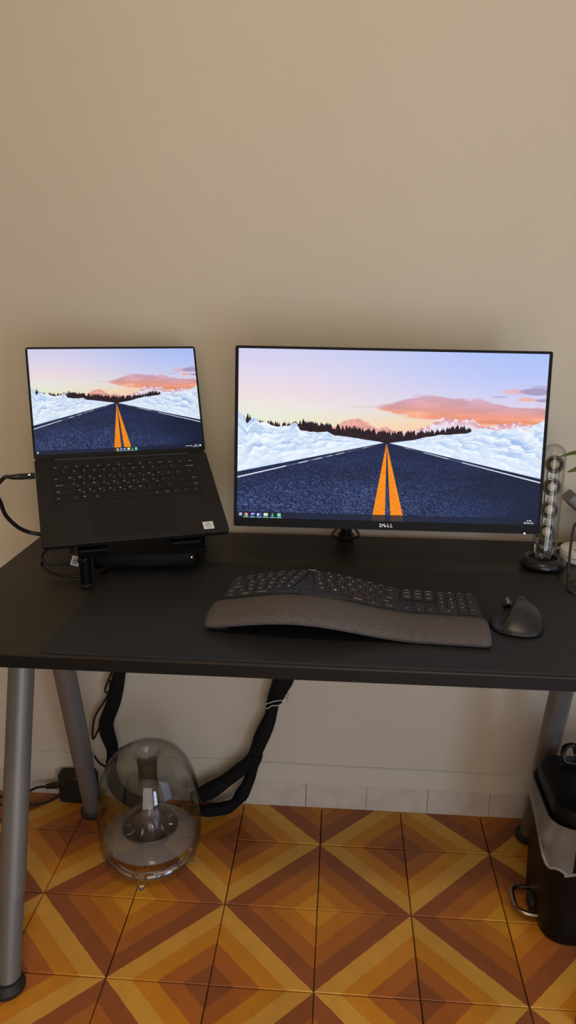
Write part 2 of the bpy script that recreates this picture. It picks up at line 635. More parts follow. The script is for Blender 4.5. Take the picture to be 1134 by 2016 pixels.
# desk mat (thin, rounded corners)
bm = loft([[(x, y, z) for x, y in rrect(0.869 - i, 0.420 - i, 0.012)] for i, z in ((0.0, 0.0), (0.0, 0.0018), (0.0016, 0.0026))])
mt = obj('desk_mat', bm, M_mat, None, loc=(0.4115, 0.094, DZ + 0.0001), rot=(0, 0, -0.003), smooth=True)
tag(mt, 'large thin black desk mat covering the front of the desk under the keyboard', 'desk mat')
MZ = DZ + 0.0027


# ------------------------------------------------------------------ wallpaper picture for both screens
def fbm(h, w, fy, fx, octv, seed):
    rng = np.random.default_rng(seed)
    out = np.zeros((h, w))
    amp, tot = 1.0, 0.0
    for o in range(octv):
        gy, gx = max(2, int(fy * 2 ** o) + 2), max(2, int(fx * 2 ** o) + 2)
        g = rng.random((gy, gx))
        yy = np.linspace(0, gy - 1.001, h)
        xx = np.linspace(0, gx - 1.001, w)
        y0 = yy.astype(int)
        x0 = xx.astype(int)
        ty = (yy - y0)
        tx = (xx - x0)
        ty = (ty * ty * (3 - 2 * ty))[:, None]
        tx = (tx * tx * (3 - 2 * tx))[None]
        a = g[y0][:, x0]
        b_ = g[y0][:, x0 + 1]
        c = g[y0 + 1][:, x0]
        d = g[y0 + 1][:, x0 + 1]
        out += amp * ((a * (1 - tx) + b_ * tx) * (1 - ty) + (c * (1 - tx) + d * tx) * ty)
        tot += amp
        amp *= 0.55
    return out / tot


_snow = {}


def wallpaper(name, W, H, taskbar_center):
    yy, xx = np.mgrid[0:H, 0:W]
    x = (xx + .5) / W
    y = (yy + .5) / H
    px = 1.0 / H
    C = lambda *c: np.array(c) / 255.0
    img = np.zeros((H, W, 3))

    def mix(mask, col):
        nonlocal img
        mk = np.clip(mask, 0, 1)[..., None]
        img = img * (1 - mk) + col * mk

    def interp(pts):
        p = np.array(pts)
        return np.interp(x[0], p[:, 0], p[:, 1])[None]

    sst = lambda a, b_, v: (lambda t: t * t * (3 - 2 * t))(np.clip((v - a) / (b_ - a), 0, 1))
    # sky
    L = [(0, C(208, 208, 240)), (.14, C(226, 216, 236)), (.25, C(240, 220, 226)), (.33, C(236, 232, 224)), (.41, C(232, 236, 214)), (.47, C(246, 226, 196)), (.53, C(246, 206, 190))]
    Rr = [(0, C(172, 192, 248)), (.14, C(186, 200, 248)), (.25, C(206, 208, 242)), (.33, C(226, 214, 232)), (.41, C(250, 208, 170)), (.47, C(250, 198, 170)), (.53, C(246, 196, 190))]
    def grad(G):
        ys = [g[0] for g in G]
        return np.stack([np.interp(y[:, 0], ys, [g[1][k] for g in G]) for k in range(3)], -1)[:, None, :]
    tx = sst(0.05, 0.95, x + 0.25 * (y - .2))[..., None]
    img = grad(L) * (1 - tx) + grad(Rr) * tx
    n1 = fbm(H, W, 6, 5, 5, 3)
    n2 = fbm(H, W, 26, 9, 5, 5)
    # main cloud
    top = interp([(.42, .33), (.44, .323), (.51, .280), (.57, .257), (.64, .246), (.71, .253), (.77, .272), (.83, .288), (1.0, .290)])
    bot = interp([(.42, .333), (.46, .345), (.50, .370), (.53, .395), (.61, .412), (.8, .412), (1, .408)])
    ty = y + (n2 - .5) * .075
    cm = sst(0, .018, ty - top) * sst(0, .03, bot - ty) * sst(.40, .50, x)
    cc = sst(0, 1, (y - top) / np.maximum(bot - top, .01))[..., None]
    ccol = C(206, 158, 176) * (1 - cc) + C(246, 150, 112) * cc
    ccol = ccol * (1 + 0.25 * (n2[..., None] - .5))
    hole = sst(.50, .60, x) * sst(.66, .58, x) * np.exp(-((y - .355) / .010) ** 2)
    ccol = ccol * (1 - .5 * hole[..., None]) + C(255, 214, 160) * (.5 * hole[..., None])
    mix(cm * .92, ccol)
    # thin streak left of the cloud and puffs at the right
    mix(np.exp(-((y - .325 + .02 * (x - .4)) / .006) ** 2) * sst(.33, .42, x) * sst(.50, .42, x) * .35, C(214, 176, 180))
    for cx, cy, sx, sy, c, a in ((.90, .218, .045, .016, C(232, 178, 190), .8), (.965, .215, .05, .022, C(166, 150, 186), .9), (.985, .19, .04, .010, C(176, 168, 206), .7),
                                 (.935, .262, .035, .013, C(248, 176, 164), .9), (.99, .265, .03, .010, C(178, 142, 172), .8), (.85, .25, .03, .007, C(170, 165, 205), .5)):
        q = np.exp(-(((x - cx) / sx) ** 2 + ((y - cy) / sy) ** 2))
        mix(sst(.28, .62, q * (0.45 + 1.1 * n2)) * a, c)
    # mountains
    n3 = fbm(H, W, 60, 90, 4, 9)
    mt1 = interp([(.30, .455), (.33, .434), (.35, .408), (.37, .394), (.40, .392), (.42, .408), (.44, .43), (.46, .450), (.475, .440), (.487, .434), (.505, .456), (.53, .468), (.56, .48), (1, .5)])
    j = (fbm(H, W, 2, 60, 4, 11)[0] - .5)[None] * .02
    mcol = C(232, 168, 158) * (0.82 + 0.36 * n3[..., None])
    mix(sst(0, px * 2, y - mt1 - j * .6), mcol)
    mt2 = interp([(.50, .485), (.55, .468), (.58, .455), (.61, .437), (.64, .408), (.66, .388), (.68, .372), (.70, .386), (.715, .378), (.74, .384), (.76, .375), (.775, .39), (.79, .411), (.82, .42), (.85, .413),
                  (.875, .405), (.895, .394), (.91, .390), (.925, .40), (.94, .409), (.97, .412), (1, .41)])
    sn = sst(.42, .58, n3 + .25 * (fbm(H, W, 20, 60, 3, 17) - .5))
    pk = sst(.06, 0, y - mt2)
    mcol = C(232, 226, 240) * (1 - (sn * .75 * pk)[..., None]) + C(214, 120, 128) * (sn * .75 * pk)[..., None]
    mix(sst(0, px * 2, y - mt2 - j), mcol)
    # trees
    rng = np.random.default_rng(4)
    tb = interp([(0, .425), (.035, .415), (.05, .43), (.1, .435), (.17, .445), (.20, .438), (.22, .440), (.27, .450), (.30, .455), (.34, .462), (.38, .468), (.44, .480), (.5, .492), (.54, .492), (.60, .483), (.64, .480), (.68, .470),
                 (.70, .458), (.72, .448), (.745, .452), (.77, .465), (.775, .6), (1, .6)])[0]
    tb = tb - .013 * np.clip((x[0] - .17) / .06, 0, 1)
    topp = tb.copy() + .010
    xa = x[0]
    cents = [(rng.random() * .765, rng.random()) for _ in range(330)]
    cents += [(.032, 1.9), (.040, 1.5), (.018, 1.4), (.02, .6), (.10, 1.0), (.13, .8), (.155, 1.1), (.215, 1.4), (.09, .5)]
    for tx_, hh in cents:
        if tx_ < .165 and hh < .5:
            continue
        ht = .012 + .024 * hh
        base = np.interp(tx_, xa, tb) + .012
        wd = .0038 + .0018 * hh
        d = np.abs(xa - tx_)
        prof = base - .004 - ht * (1 - d / wd) + .006 * rng.random(W) * (d < wd)
        topp = np.where(d < wd, np.minimum(topp, prof), topp)
    tcol = C(34, 22, 30) + (C(70, 45, 40) - C(34, 22, 30)) * (fbm(H, W, 90, 120, 2, 21)[..., None] ** 3)
    mix(sst(0, px * 1.5, y - topp[None]) * (x < .772), tcol)
    # snow banks
    jag = (fbm(H, W, 2, 34, 5, 41)[0] - .5)[None]
    sl = interp([(0, .350), (.012, .372), (.03, .432), (.040, .418), (.055, .408), (.07, .424), (.09, .417), (.11, .434), (.135, .450), (.165, .446), (.187, .425), (.195, .43), (.206, .468), (.24, .478), (.27, .474), (.295, .470),
                 (.32, .492), (.37, .502), (.42, .513), (.465, .523), (.485, .533), (.49, .6), (1, .6)])
    sr = interp([(0, .6), (.49, .6), (.495, .533), (.52, .525), (.57, .514), (.60, .50), (.62, .488), (.645, .485), (.67, .475), (.72, .470), (.75, .464), (.77, .446), (.79, .434), (.81, .436), (.84, .445), (.87, .434), (.89, .445), (.92, .421), (.94, .432),
                 (.96, .420), (.98, .40), (1, .380)])
    amp = np.clip(np.abs(x[0] - .49) * .07, 0, .03)[None]
    snow_top = np.minimum(sl, sr) + jag * amp
    vx, vy = .490, .528
    bl = vy + (vx - x) * (.722 - vy) / vx
    br = vy + (x - vx) * (.722 - vy) / (1 - vx)
    snow_bot = np.where(x < vx, bl, br)
    lowl = np.clip((y - snow_top) / np.maximum(snow_bot - snow_top, .008), 0, 1)
    # lumps follow the bank towards the vanishing point: lookup in (log distance, height on the bank)
    far = np.sqrt(np.abs(x - vx) / .512)
    GH, GW = 260, 640
    wy, wx = np.mgrid[0:GH, 0:GW].astype(float)
    wy = wy + (fbm(GH, GW, 8, 20, 4, 31) - .5) * 34
    wx = wx + (fbm(GH, GW, 8, 50, 4, 33) - .5) * 14
    rgn = np.random.default_rng(12)
    if 'rel' not in _snow:
        rel = np.zeros((GH, GW))
        for cnt, wgt, rad in ((300, .62, 21.0), (900, .38, 12.0)):
            best = np.full((GH, GW), 1e9)
            shade = np.zeros((GH, GW))
            for q in range(cnt):
                cy_, cx_, lev = rgn.random() * GH, rgn.random() * GW, rgn.random() - .5
                dy, dx = wy - cy_, (wx - cx_) * 2.8
                d2 = dy * dy + dx * dx
                hit = d2 < best
                best = np.where(hit, d2, best)
                shade = np.where(hit, lev * .55 - (dy * .8 - dx * .45) / rad - .25 * np.sqrt(d2) / rad, shade)
            rel += wgt * np.clip(shade, -1.2, 1.0)
        _snow['rel'] = rel + (fbm(GH, GW, 30, 150, 4, 35) - .5) * .7
    rel = _snow['rel']
    half = np.where(x < vx, .04, .52)
    uu = np.clip((half + .46 * far) * (GW - 1), 0, GW - 1.01)
    vv_ = np.clip(lowl * (GH - 1), 0, GH - 1.01)
    u0, v0 = uu.astype(int), vv_.astype(int)
    fu, fv = uu - u0, vv_ - v0
    sh = (rel[v0, u0] * (1 - fu) + rel[v0, u0 + 1] * fu) * (1 - fv) + (rel[v0 + 1, u0] * (1 - fu) + rel[v0 + 1, u0 + 1] * fu) * fv
    amt = (1 - .60 * sst(.45, .95, lowl)) * (.55 + .45 * sst(.02, .3, np.abs(x - vx)))
    v = np.clip(.80 + sh * .42 * amt + .10 * lowl, 0, 1)[..., None]
    scol = C(128, 166, 226) * (1 - v) + C(240, 248, 255) * v
    mix(sst(0, px * 1.5, y - snow_top) * (y < snow_bot + px), scol)
    # road
    n6 = np.kron(np.random.default_rng(8).random((H // 2, W // 3 + 1)), np.ones((2, 3)))[:, :W]
    n6 = .65 * n6 + .35 * np.roll(np.kron(np.random.default_rng(9).random((H // 4, W // 8 + 1)), np.ones((4, 8)))[:, :W], 1, 0)
    n7 = fbm(H, W, 10, 4, 4, 51)
    near = sst(.53, .95, y)
    sp = sst(.45, .85, n6) * (.20 + .80 * near) * (.85 - .62 * sst(.40, 1.0, x))
    rcol = C(27, 35, 68) * (1 - sp[..., None]) + C(104, 128, 184) * sp[..., None]
    rcol = rcol * (.75 + .5 * n7[..., None])
    rcol = rcol * (1 - .25 * sst(.7, 1.0, x)[..., None])
    road = sst(0, px * 1.5, y - snow_bot)
    mix(road, rcol)
    # white edge lines (perspective wedges)
    for sgn, yend in ((-1, .756), (1, .745)):
        span = vx if sgn < 0 else 1 - vx
        t = np.clip(sgn * (x - vx) / span, 0, 1)
        yc = vy + .004 + t * (yend - vy - .004)
        wd = .0006 + .0042 * t
        brk = sst(.05, .16, t) * (1 - .7 * (sst(.55, .65, fbm(H, W, 2, 40, 2, 61)) * (t < .75)))
        mix(sst(1.0, .5, np.abs(y - yc) / (wd + px * .5)) * brk * (t > 0), C(226, 232, 244))
    # orange centre lines
    t = np.clip((y - .535) / (.968 - .535), 0, 1)
    n8 = fbm(H, W, 120, 160, 2, 71)
    for x0, x1 in ((.4535, .4945), (.513, .5545)):
        a_ = .4905 + (x0 - .4905) * t + (.001 if x0 > .5 else 0)
        b2 = .4905 + (x1 - .4905) * t + .0012
        pxx = 1.0 / W
        mk = sst(-pxx, pxx, x - a_) * sst(-pxx, pxx, b2 - x) * (y > .54)
        oc = C(250, 142, 20) * (1 - .07 * sst(.45, .75, n8)[..., None])
        mix(mk, oc)
    # task bar
    tb0 = .962
    mix((y > tb0) * .80, C(26, 30, 50))
    W_ = W / H
    def disc(cx, cy, r, col, a=1.0):
        d = np.hypot((x - cx) * W_, y - cy)
        mix(sst(r + px, r - px, d) * a, col)
    def rect(cx, cy, w, h, col, a=1.0):
        mix((np.abs(x - cx) < w / 2) * (np.abs(y - cy) < h / 2) * a, col)
    cy = .980
    ic = .0115
    step = .0222
    xs0 = .4725 if taskbar_center else .0305
    # start mark: four panes
    sx0 = .012
    for dx in (-.0024, .0024):
        for dy in (-.0042, .0042):
            rect(sx0 + dx, cy + dy, .0042, .0072, C(245, 245, 250))
    for k in range(6):
        cx = xs0 + k * step
        if k == 0:
            disc(cx, cy, ic, C(220, 68, 56))
            mix((np.hypot((x - cx) * W_, y - cy) < ic) * (y > cy) * (x < cx), C(52, 168, 83))
            mix((np.hypot((x - cx) * W_, y - cy) < ic) * (y > cy - .002) * (x > cx), C(251, 200, 40))
            disc(cx, cy, ic * .52, C(255, 255, 255))
            disc(cx, cy, ic * .38, C(66, 133, 244))
        elif k == 1:
            rect(cx - .002, cy, .009, .017, C(98, 100, 200))
            disc(cx + .004, cy - .004, ic * .55, C(150, 150, 235))
            rect(cx - .002, cy - .004, .005, .003, C(255, 255, 255))
            rect(cx - .002, cy, .0016, .010, C(255, 255, 255))
        elif k == 2:
            rect(cx + .002, cy, .011, .019, C(40, 120, 215))
            rect(cx - .004, cy, .007, .014, C(235, 225, 245))
            disc(cx + .002, cy, ic * .45, C(20, 80, 170))
        elif k == 3:
            rect(cx, cy, .014, .017, C(250, 240, 200))
            rect(cx, cy + .004, .009, .005, C(90, 190, 240))
        elif k == 4:
            disc(cx, cy - .005, ic * .5, C(40, 160, 90))
            rect(cx, cy + .004, .006, .010, C(90, 215, 140))
        else:
            disc(cx, cy, ic, C(150, 240, 200))
            disc(cx, cy, ic * .74, C(40, 190, 110))
            disc(cx, cy, ic * .36, C(240, 255, 250))
        rect(cx, .9968, .0185, .0042, C(150, 225, 225))
    # clock and date in a 3x5 dot font
    F = {'0': '757', }
    G = {'0': ('111', '101', '101', '101', '111'), '1': ('010', '110', '010', '010', '111'), '2': ('111', '001', '111', '100', '111'),
         '3': ('111', '001', '111', '001', '111'), '5': ('111', '100', '111', '001', '111'), '8': ('111', '101', '111', '101', '111'),
         ':': ('0', '1', '0', '1', '0'), '-': ('00', '00', '11', '00', '00'), 'N': ('101', '111', '111', '111', '101'),
         'o': ('000', '111', '101', '101', '111'), 'v': ('000', '101', '101', '101', '010')}
    def word(s, cx, cy, ch):
        cw = ch
        tot = sum(len(G[c][0]) + 1 for c in s) - 1
        xp = cx - tot * cw / 2 / W_
        for c in s:
            g = G[c]
            for rr, row in enumerate(g):
                for k2, bit in enumerate(row):
                    if bit == '1':
                        xa_ = xp + (k2 + .5) * cw / W_
                        ya_ = cy + (rr - 2) * ch
                        mix((np.abs(x - xa_) < cw * .55 / W_) * (np.abs(y - ya_) < ch * .55), C(250, 250, 255))
            xp += (len(g[0]) + 1) * cw / W_
    if taskbar_center:
        word('15:30', .955, .9755, .00165)
        word('05-Nov-20', .955, .9885, .00165)
        rect(.983, .980, .010, .016, C(240, 240, 250))
        for xq, w_ in ((.897, .010), (.911, .010), (.926, .012)):
            rect(xq, .981, w_, .006, C(235, 235, 245))
    else:
        word('15:30', .972, .9755, .00165)
        word('05-Nov-20', .972, .9890, .00165)
    im = bpy.data.images.new(name, W, H, alpha=False)
    buf = np.ones((H, W, 4), dtype=np.float32)
    buf[..., :3] = np.clip(img[::-1], 0, 1)
    im.pixels.foreach_set(buf.ravel())
    im.update()
    im.pack()
    return im


def screen_mat(name, im, strength):
    m = bpy.data.materials.new(name)
    m.use_nodes = True
    nt = m.node_tree
    b = nt.nodes['Principled BSDF']
    b.inputs['Base Color'].default_value = (0.004, 0.004, 0.005, 1)
    b.inputs['Roughness'].default_value = 0.4
    b.inputs['Specular IOR Level'].default_value = 0.06
    t = nt.nodes.new('ShaderNodeTexImage')
    t.image = im
    t.extension = 'EXTEND'
    nt.links.new(t.outputs[0], b.inputs['Emission Color'])
    b.inputs['Emission Strength'].default_value = strength
    return m


def uv_quad(x0, x1, z0, z1, y):
    bm = bmesh.new()
    vs = [bm.verts.new(p) for p in ((x0, y, z0), (x1, y, z0), (x1, y, z1), (x0, y, z1))]
    f = bm.faces.new(vs)
    u = bm.loops.layers.uv.new('UVMap')
    for l, c in zip(f.loops, ((0, 0), (1, 0), (1, 1), (0, 1))):
        l[u].uv = c
    return bm


def plain(name, bm, m, parent):
    me = bpy.data.meshes.new(name)
    bm.to_mesh(me)
    bm.free()
    me.materials.append(m)
    return link(name, me, parent)


# ------------------------------------------------------------------ monitor
mon = thing('monitor', 'large widescreen black monitor showing a snowy road wallpaper, right of the laptop', 'monitor')
mon.matrix_world = Matrix.Translation((0.51355, 0.28137, 0.82943)) @ Matrix.Rotation(0.03414, 4, 'Z') @ \
    Matrix.Rotation(-0.12014, 4, 'X') @ Matrix.Rotation(0.00865, 4, 'Y')
MW, MH = 0.59, 0.344
bm = loft([[(x, y, z + MH / 2) for x, z in rrect(MW - 2 * i, MH - 2 * i, 0.004)] for y, i in
           ((0.0, 0.0), (0.009, 0.0), (0.013, 0.003), (0.020, 0.05), (0.034, 0.075), (0.036, 0.08))])
obj('housing', bm, M_bezel, mon, smooth=True)
im1 = wallpaper('road_wallpaper_wide', 1280, 720, False)
AX0, AX1, AZ0, AZ1 = -MW / 2 + 0.0065, MW / 2 - 0.0065, 0.0175, MH - 0.0050
plain('display', uv_quad(AX0, AX1, AZ0, AZ1, -0.0006), screen_mat('display_wide', im1, 1.0), mon)
bm = bmesh.new()
lg = 0.0092
for ch, dx, rot in (('D', -0.0090, 0), ('E', -0.0020, 0.7), ('L', 0.0050, 0), ('L', 0.0108, 0)):
    add_text(bm, ch, lg, lambda x, y, dx=dx, rot=rot: (dx + 0.0 + x * math.cos(rot) - y * math.sin(rot), -0.0008, 0.0086 + x * math.sin(rot) + y * math.cos(rot)))
plain('logo', bm, M_logo, mon)
obj('power_light', box(MW / 2 - 0.0305, MW / 2 - 0.0275, -0.0009, 0.001, 0.0000, 0.0022), M_led, mon)

# monitor arm: clamped to the rear edge of the desk, carries the monitor from behind
arm = thing('desk_mount', 'black monitor arm clamped to the back edge of the desk under the wide monitor', 'monitor arm', (0.44, 0.488, DZ))
bm = box(-.018, .018, -.004, .0345, 0.0002, .008, .002, 1)
obj('clamp', bm, M_blk, arm)
obj('pole', lathe([(0, .008), (.013, .008), (.013, .30), (.011, .305), (0, .305)], 24, center=(0, .014, 0)), M_blkgl, arm, smooth=True)
bm = cyl((0, .014, .25), (0.070, -0.100, .25), .014, .014, 16)
obj('extension_arm', bm, M_blkgl, arm, smooth=True)
obj('mounting_plate', box(.02, .12, -.128, -.100, .20, .30, .003, 1), M_blkgl, arm)
for s, e in ((-.021, -.03), (.020, .028)):
    obj('cable', tube([(s * .4, -.020, .06), (s, -.022, .034), (e, -.026, .018), (s * .3, -.021, .010)], .0024, 8), M_cable, arm, smooth=True)

# ------------------------------------------------------------------ laptop
lap = thing('laptop', 'open black laptop tilted on a stand, showing the same snowy road picture', 'laptop')
LM = Matrix.Translation((-0.00771, 0.31844, 0.95697)) @ Matrix.Rotation(0.40572, 4, 'Z') @ Matrix.Rotation(0.53957, 4, 'X') @ \
    Matrix.Rotation(0.00813, 4, 'Y')
lap.matrix_world = LM
LW, LD, LH = 0.3344, 0.2232, 0.2212
bm = loft([[(x, y - LD / 2, z) for x, y in rrect(LW - 2 * i, LD - 2 * i, 0.006)] for z, i in
           ((-.0145, .006), (-.0105, .0012), (-.0008, 0.0), (0.0, .0006))])
obj('base', bm, M_alu, lap, smooth=True)
obj('touchpad', loft([[(x - .001, y - .1708, z) for x, y in rrect(.149 - i, .0865 - i, .003)] for z, i in ((.0001, 0), (.0004, .0006))]), M_pad, lap)
# recessed keyboard well (a thin dark plate) and the keys
KX0, KX1 = -0.1405, 0.1395
keyrows = [(-.0218, -.0318, [1] * 14),
           (-.0330, -.0492, [1] * 13 + [2]),
           (-.0503, -.0665, [1.5] + [1] * 12 + [1.5]),
           (-.0676, -.0838, [1.8] + [1] * 11 + [2.2]),
           (-.0849, -.1011, [2.3] + [1] * 10 + [2.7]),
           (-.1022, -.1184, [1.75, .9, 1.1, 1, 5, 1, 1, 1.1, 1.1, 1.05])]
legends = [['esc', 'F1', 'F2', 'F3', 'F4', 'F5', 'F6', 'F7', 'F8', 'F9', 'F10', 'prt', 'ins', 'del'],
           ['`', '1', '2', '3', '4', '5', '6', '7', '8', '9', '0', '-', '=', 'backspace'],
           ['tab', 'Q', 'W', 'E', 'R', 'T', 'Y', 'U', 'I', 'O', 'P', '[', ']', '\\'],
           ['caps lock', 'A', 'S', 'D', 'F', 'G', 'H', 'J', 'K', 'L', ';', "'", 'enter'],
           ['shift', 'Z', 'X', 'C', 'V', 'B', 'N', 'M', ',', '.', '/', 'shift'],
           ['ctrl', 'fn', '#', 'alt', '', 'alt', 'ctrl', '<', '^', '>']]
lbm = bmesh.new()
kmesh = {}
for (ya, yb, us), lg_ in zip(keyrows, legends):
    tot = sum(us)
    xc = KX0
    for u, s in zip(us, lg_):
        w = (KX1 - KX0) * u / tot
        halves = [(ya, yb)] if s != '^' else [(ya, (ya + yb) / 2 + .0004), ((ya + yb) / 2 - .0004, yb)]
        for (a, c) in halves:
            kw, kd = w - .0013, (a - c)
            key = (round(kw, 5), round(kd, 5))
            if key not in kmesh:
                bm = loft([[(x, y, z) for x, y in rrect(kw - i, kd - i, .0012, 1)] for z, i in ((.0001, 0), (.0009, 0), (.0012, .0008))], cap0=False)
                me = bpy.data.meshes.new('key')
                bmesh.ops.recalc_face_normals(bm, faces=bm.faces)
                bm.to_mesh(me)
                bm.free()
                me.materials.append(M_key)
                kmesh[key] = me
            link('key', kmesh[key], lap, (xc + w / 2, (a + c) / 2, 0))
        if s:
            big = len(s) == 1
            sz = .0050 if big else .0036
            cx = xc + w / 2 if big or us == keyrows[0][2] else xc + min(w / 2, .0065 + .0008 * len(s))
            if s in ('backspace', 'enter') or (s == 'shift' and xc > 0):
                cx = xc + w - .0085 - .0006 * len(s)
            cy = (ya + yb) / 2
            add_text(lbm, s, sz, lambda x, y, cx=cx, cy=cy, o=(-.003 if big else 0): (cx + o + x, cy + .002 * (o != 0) + y, .0014))
            if big and s.isalpha():
                add_text(lbm, 'ABCDEFGHIJKLMNOPQRSTUVWXYZ'[(ord(s) * 7) % 26].lower(), .0042, lambda x, y, cx=cx, cy=cy: (cx + .0038 + x, cy - .003 + y, .0014))
        xc += w
plain('key_print', lbm, M_leg_dim, lap)
# processor sticker
st = obj('sticker', box(.1200, .1395, -.2140, -.1958, .0002, .0006), M_silver, lap)
bm = bmesh.new()
for s, sz, dy in (('intel', .0050, -.2000), ('CORE i7', .0040, -.2054), ('10th Gen', .0028, -.2105)):
    add_text(bm, s, sz, lambda x, y, dy=dy: (.12975 + x, dy + y, .0008))
plain('sticker_print', bm, M_ink, st)
# hinge bar and lid
obj('hinge', tube([(-.13, -.003, -.001), (.13, -.003, -.001)], .0045, 12, smoothpath=False), M_alu, lap, smooth=True)
bm = loft([[(x, y, z + LH / 2) for x, z in rrect(LW - 2 * i, LH - 2 * i, 0.006)] for y, i in ((0, .0004), (.0005, 0), (.0050, 0), (.0060, .001))])
lid = obj('lid', bm, M_bezel, lap, smooth=True, rot=(-0.91627, 0, 0))
im2 = wallpaper('road_wallpaper_laptop', 1120, 720, True)
plain('display', uv_quad(-LW / 2 + .0042, LW / 2 - .0042, .0085, LH - .0045, -.0006), screen_mat('display_laptop', im2, 0.95), lid)

# usb-c cable from the laptop's left side, looping round to the dock
CABLE = [(-0.2097, 0.225, 0.9286), (-0.2263, 0.225, 0.9113), (-0.2314, 0.232, 0.8925), (-0.2297, 0.24, 0.8753), (-0.2268, 0.25, 0.847), (-0.2133, 0.265, 0.82), (-0.1982, 0.28, 0.8042), (-0.1767, 0.29, 0.7964)]
cb = thing('charging_cable', 'thick black cable with lit plug looping left from the laptop side', 'cable', (0, 0, 0))
pl = LM @ Vector((-LW / 2 - .0006, -.038, -.006))
dirx = (LM.to_3x3() @ Vector((-1, 0, 0))).normalized()
bm = box(-.031, 0, -.0058, .0058, -.0032, .0032, .0016, 2)
plug = obj('plug', bm, M_blk, cb, smooth=True)
plug.matrix_local = Matrix.Translation(pl) @ LM.to_3x3().to_4x4()
obj('plug_light', box(-.012, -.0085, -.001, .001, .0032, .0036), M_led, plug)
p1 = pl + dirx * .030
path = [p1, p1 + dirx * .012] + [Vector(v) for v in CABLE] + [Vector((-0.12, 0.33, .775)), Vector((-0.075, 0.30, .760))]
obj('cord', tube(path, .0040, 12), M_cable, cb, smooth=True)
obj('strain_relief', cyl(p1 - dirx * .002, p1 + dirx * .013,   .0056, .0046, 14), M_cable, cb, smooth=True)

# dock on the desk beneath the laptop
dock = thing('docking_station', 'flat black box with a small light on the desk beneath the laptop', 'dock', (0.0364, 0.3060, MZ + .0002), (0, 0, 0.1528))
obj('case', loft([[(x, y, z) for x, y in rrect(.205 - i, .088 - i, .008)] for z, i in ((.0, .003), (.002, 0), (.026, 0), (.0285, .003))]), M_dock, dock, smooth=True)
obj('power_light', box(.0905, .0925, -.0446, -.0438, .019, .021), M_led, dock)

# laptop stand: two posts with hooked lips, arms under the laptop, rear legs
stand = thing('laptop_stand', 'black folding laptop stand holding the laptop above the desk', 'laptop stand')
for xl in (-.118, .078):
    fr = LM @ Vector((xl, -LD + .012, -.0165))
    bk = LM @ Vector((xl, -.030, -.0165))
    dx = LM.to_3x3() @ Vector((1, 0, 0))
    up = LM.to_3x3() @ Vector((0, 0, 1))
    fw = LM.to_3x3() @ Vector((0, 1, 0))
    obj('support_arm', tube([fr - up * .004 - fw * .010, bk - up * .004], .0055, 8, smoothpath=False), M_blk, stand)
    lx_ = .036 if xl < 0 else .004
    bm = box(lx_ - .026, lx_ + .026, -.0275, -.0235, -.006, .0125, .001, 1)
    box(lx_ - .026, lx_ + .026, -.0255, .004, -.006, -.0022, .001, 1, bm=bm)
    for v in bm.verts:
        v.co = fr + dx * v.co.x + fw * v.co.y + up * v.co.z
    obj('lip', bm, M_dock, stand)
    foot = Vector((fr.x + .006, fr.y + .048, MZ + .0008))
    if xl > 0:
        foot = Vector((fr.x - .004, fr.y + .205, DZ + .0008))
    obj('post', tube([foot, Vector((foot.x, foot.y, fr.z + (foot.y - fr.y) * .50 - .006))], .0105, 14, smoothpath=False), M_dock, stand, smooth=True)
    obj('knob', lathe([(0, 0), (.008, 0), (.009, .002), (.009, .007), (.006, .010), (0, .0105)], 18), M_blkgl, stand, smooth=True,
        loc=(foot.x, foot.y - .0085, foot.z + .052), rot=(PI / 2, 0, 0))
    rf = Vector((bk.x + .01, bk.y + .11, DZ + .005))
    obj('rear_leg', tube([rf, bk - up * .004], .0065, 10, smoothpath=False), M_blk, stand, smooth=True)
    obj('foot_pad', lathe([(0, 0), (.014, 0), (.014, .004), (0, .004)], 18, center=(foot.x, foot.y, foot.z - .0004)), M_foot, stand)
obj('cross_bar', tube([LM @ Vector((-.118, -.12, -.0215)), LM @ Vector((.078, -.12, -.0215))], .005, 10, smoothpath=False), M_blk, stand)

# looped cable and barcode label left of the stand post
lc = thing('looped_cable', 'thin black cable looped below the laptop corner, with a barcode flag', 'cable', (0, 0, 0))
obj('cord', tube([(-.055, .215, .768), (-.092, .19, .772), (-.125, .18, .776), (-.134, .19, .790), (-.12, .21, .798), (-.08, .235, .802), (-.05, .25, .79)], .0028, 8), M_cable, lc, smooth=True)
obj('cord_loop', tube([(-.132, .185, .782), (-.136, .19, .766), (-.118, .19, .752), (-.085, .19, .7475), (-.05, .20, .7472), (-.03, .24, .7473)], .0028, 8), M_cable, lc, smooth=True)
bm = box(-.0075, .0075, -.0004, .0004, -.009, .009)
fl = obj('label_flag', bm, M_paper, lc, loc=(-.0735, .196, .776), rot=(-.25, .30, .15))
fl['label'] = 'white barcode flag'
bm = bmesh.new()
z = -.0065
while z < .0065:
    h = random.choice((.0005, .0008, .0012))
    quad(bm, [(-.005, -.0006, z), (.004, -.0006, z), (.004, -.0006, z + h), (-.005, -.0006, z + h)])
    z += h + random.choice((.0005, .0009))
plain('barcode', bm, M_ink, fl)

# ------------------------------------------------------------------ ergonomic keyboard
kb = thing('keyboard', 'curved split ergonomic black keyboard with padded fabric palm rest on the mat', 'keyboard', (0.4425, 0.060, MZ + .0002), (0, 0, -0.060))
KW = 0.4405


def bump_(X, c=-.075, w=.195):
    a = (X - c) / w
    return math.cos(a * PI / 2) ** 2 if abs(a) < 1 else 0.0


Y_F, Y_M, Y_B = -0.094, -0.014, 0.098


def deck(X, t, dz=0.0):
    """t 0 at the palm rest line, 1 at the back edge"""
    y = Y_M + (Y_B - Y_M) * t - bump_(X) * (0.024 * (1 - t) + 0.010 * t)
    z = .0175 + (.0145 - .0175) * t + bump_(X) * (.030 + .001 * t)
    return Vector((X, y, z + dz))


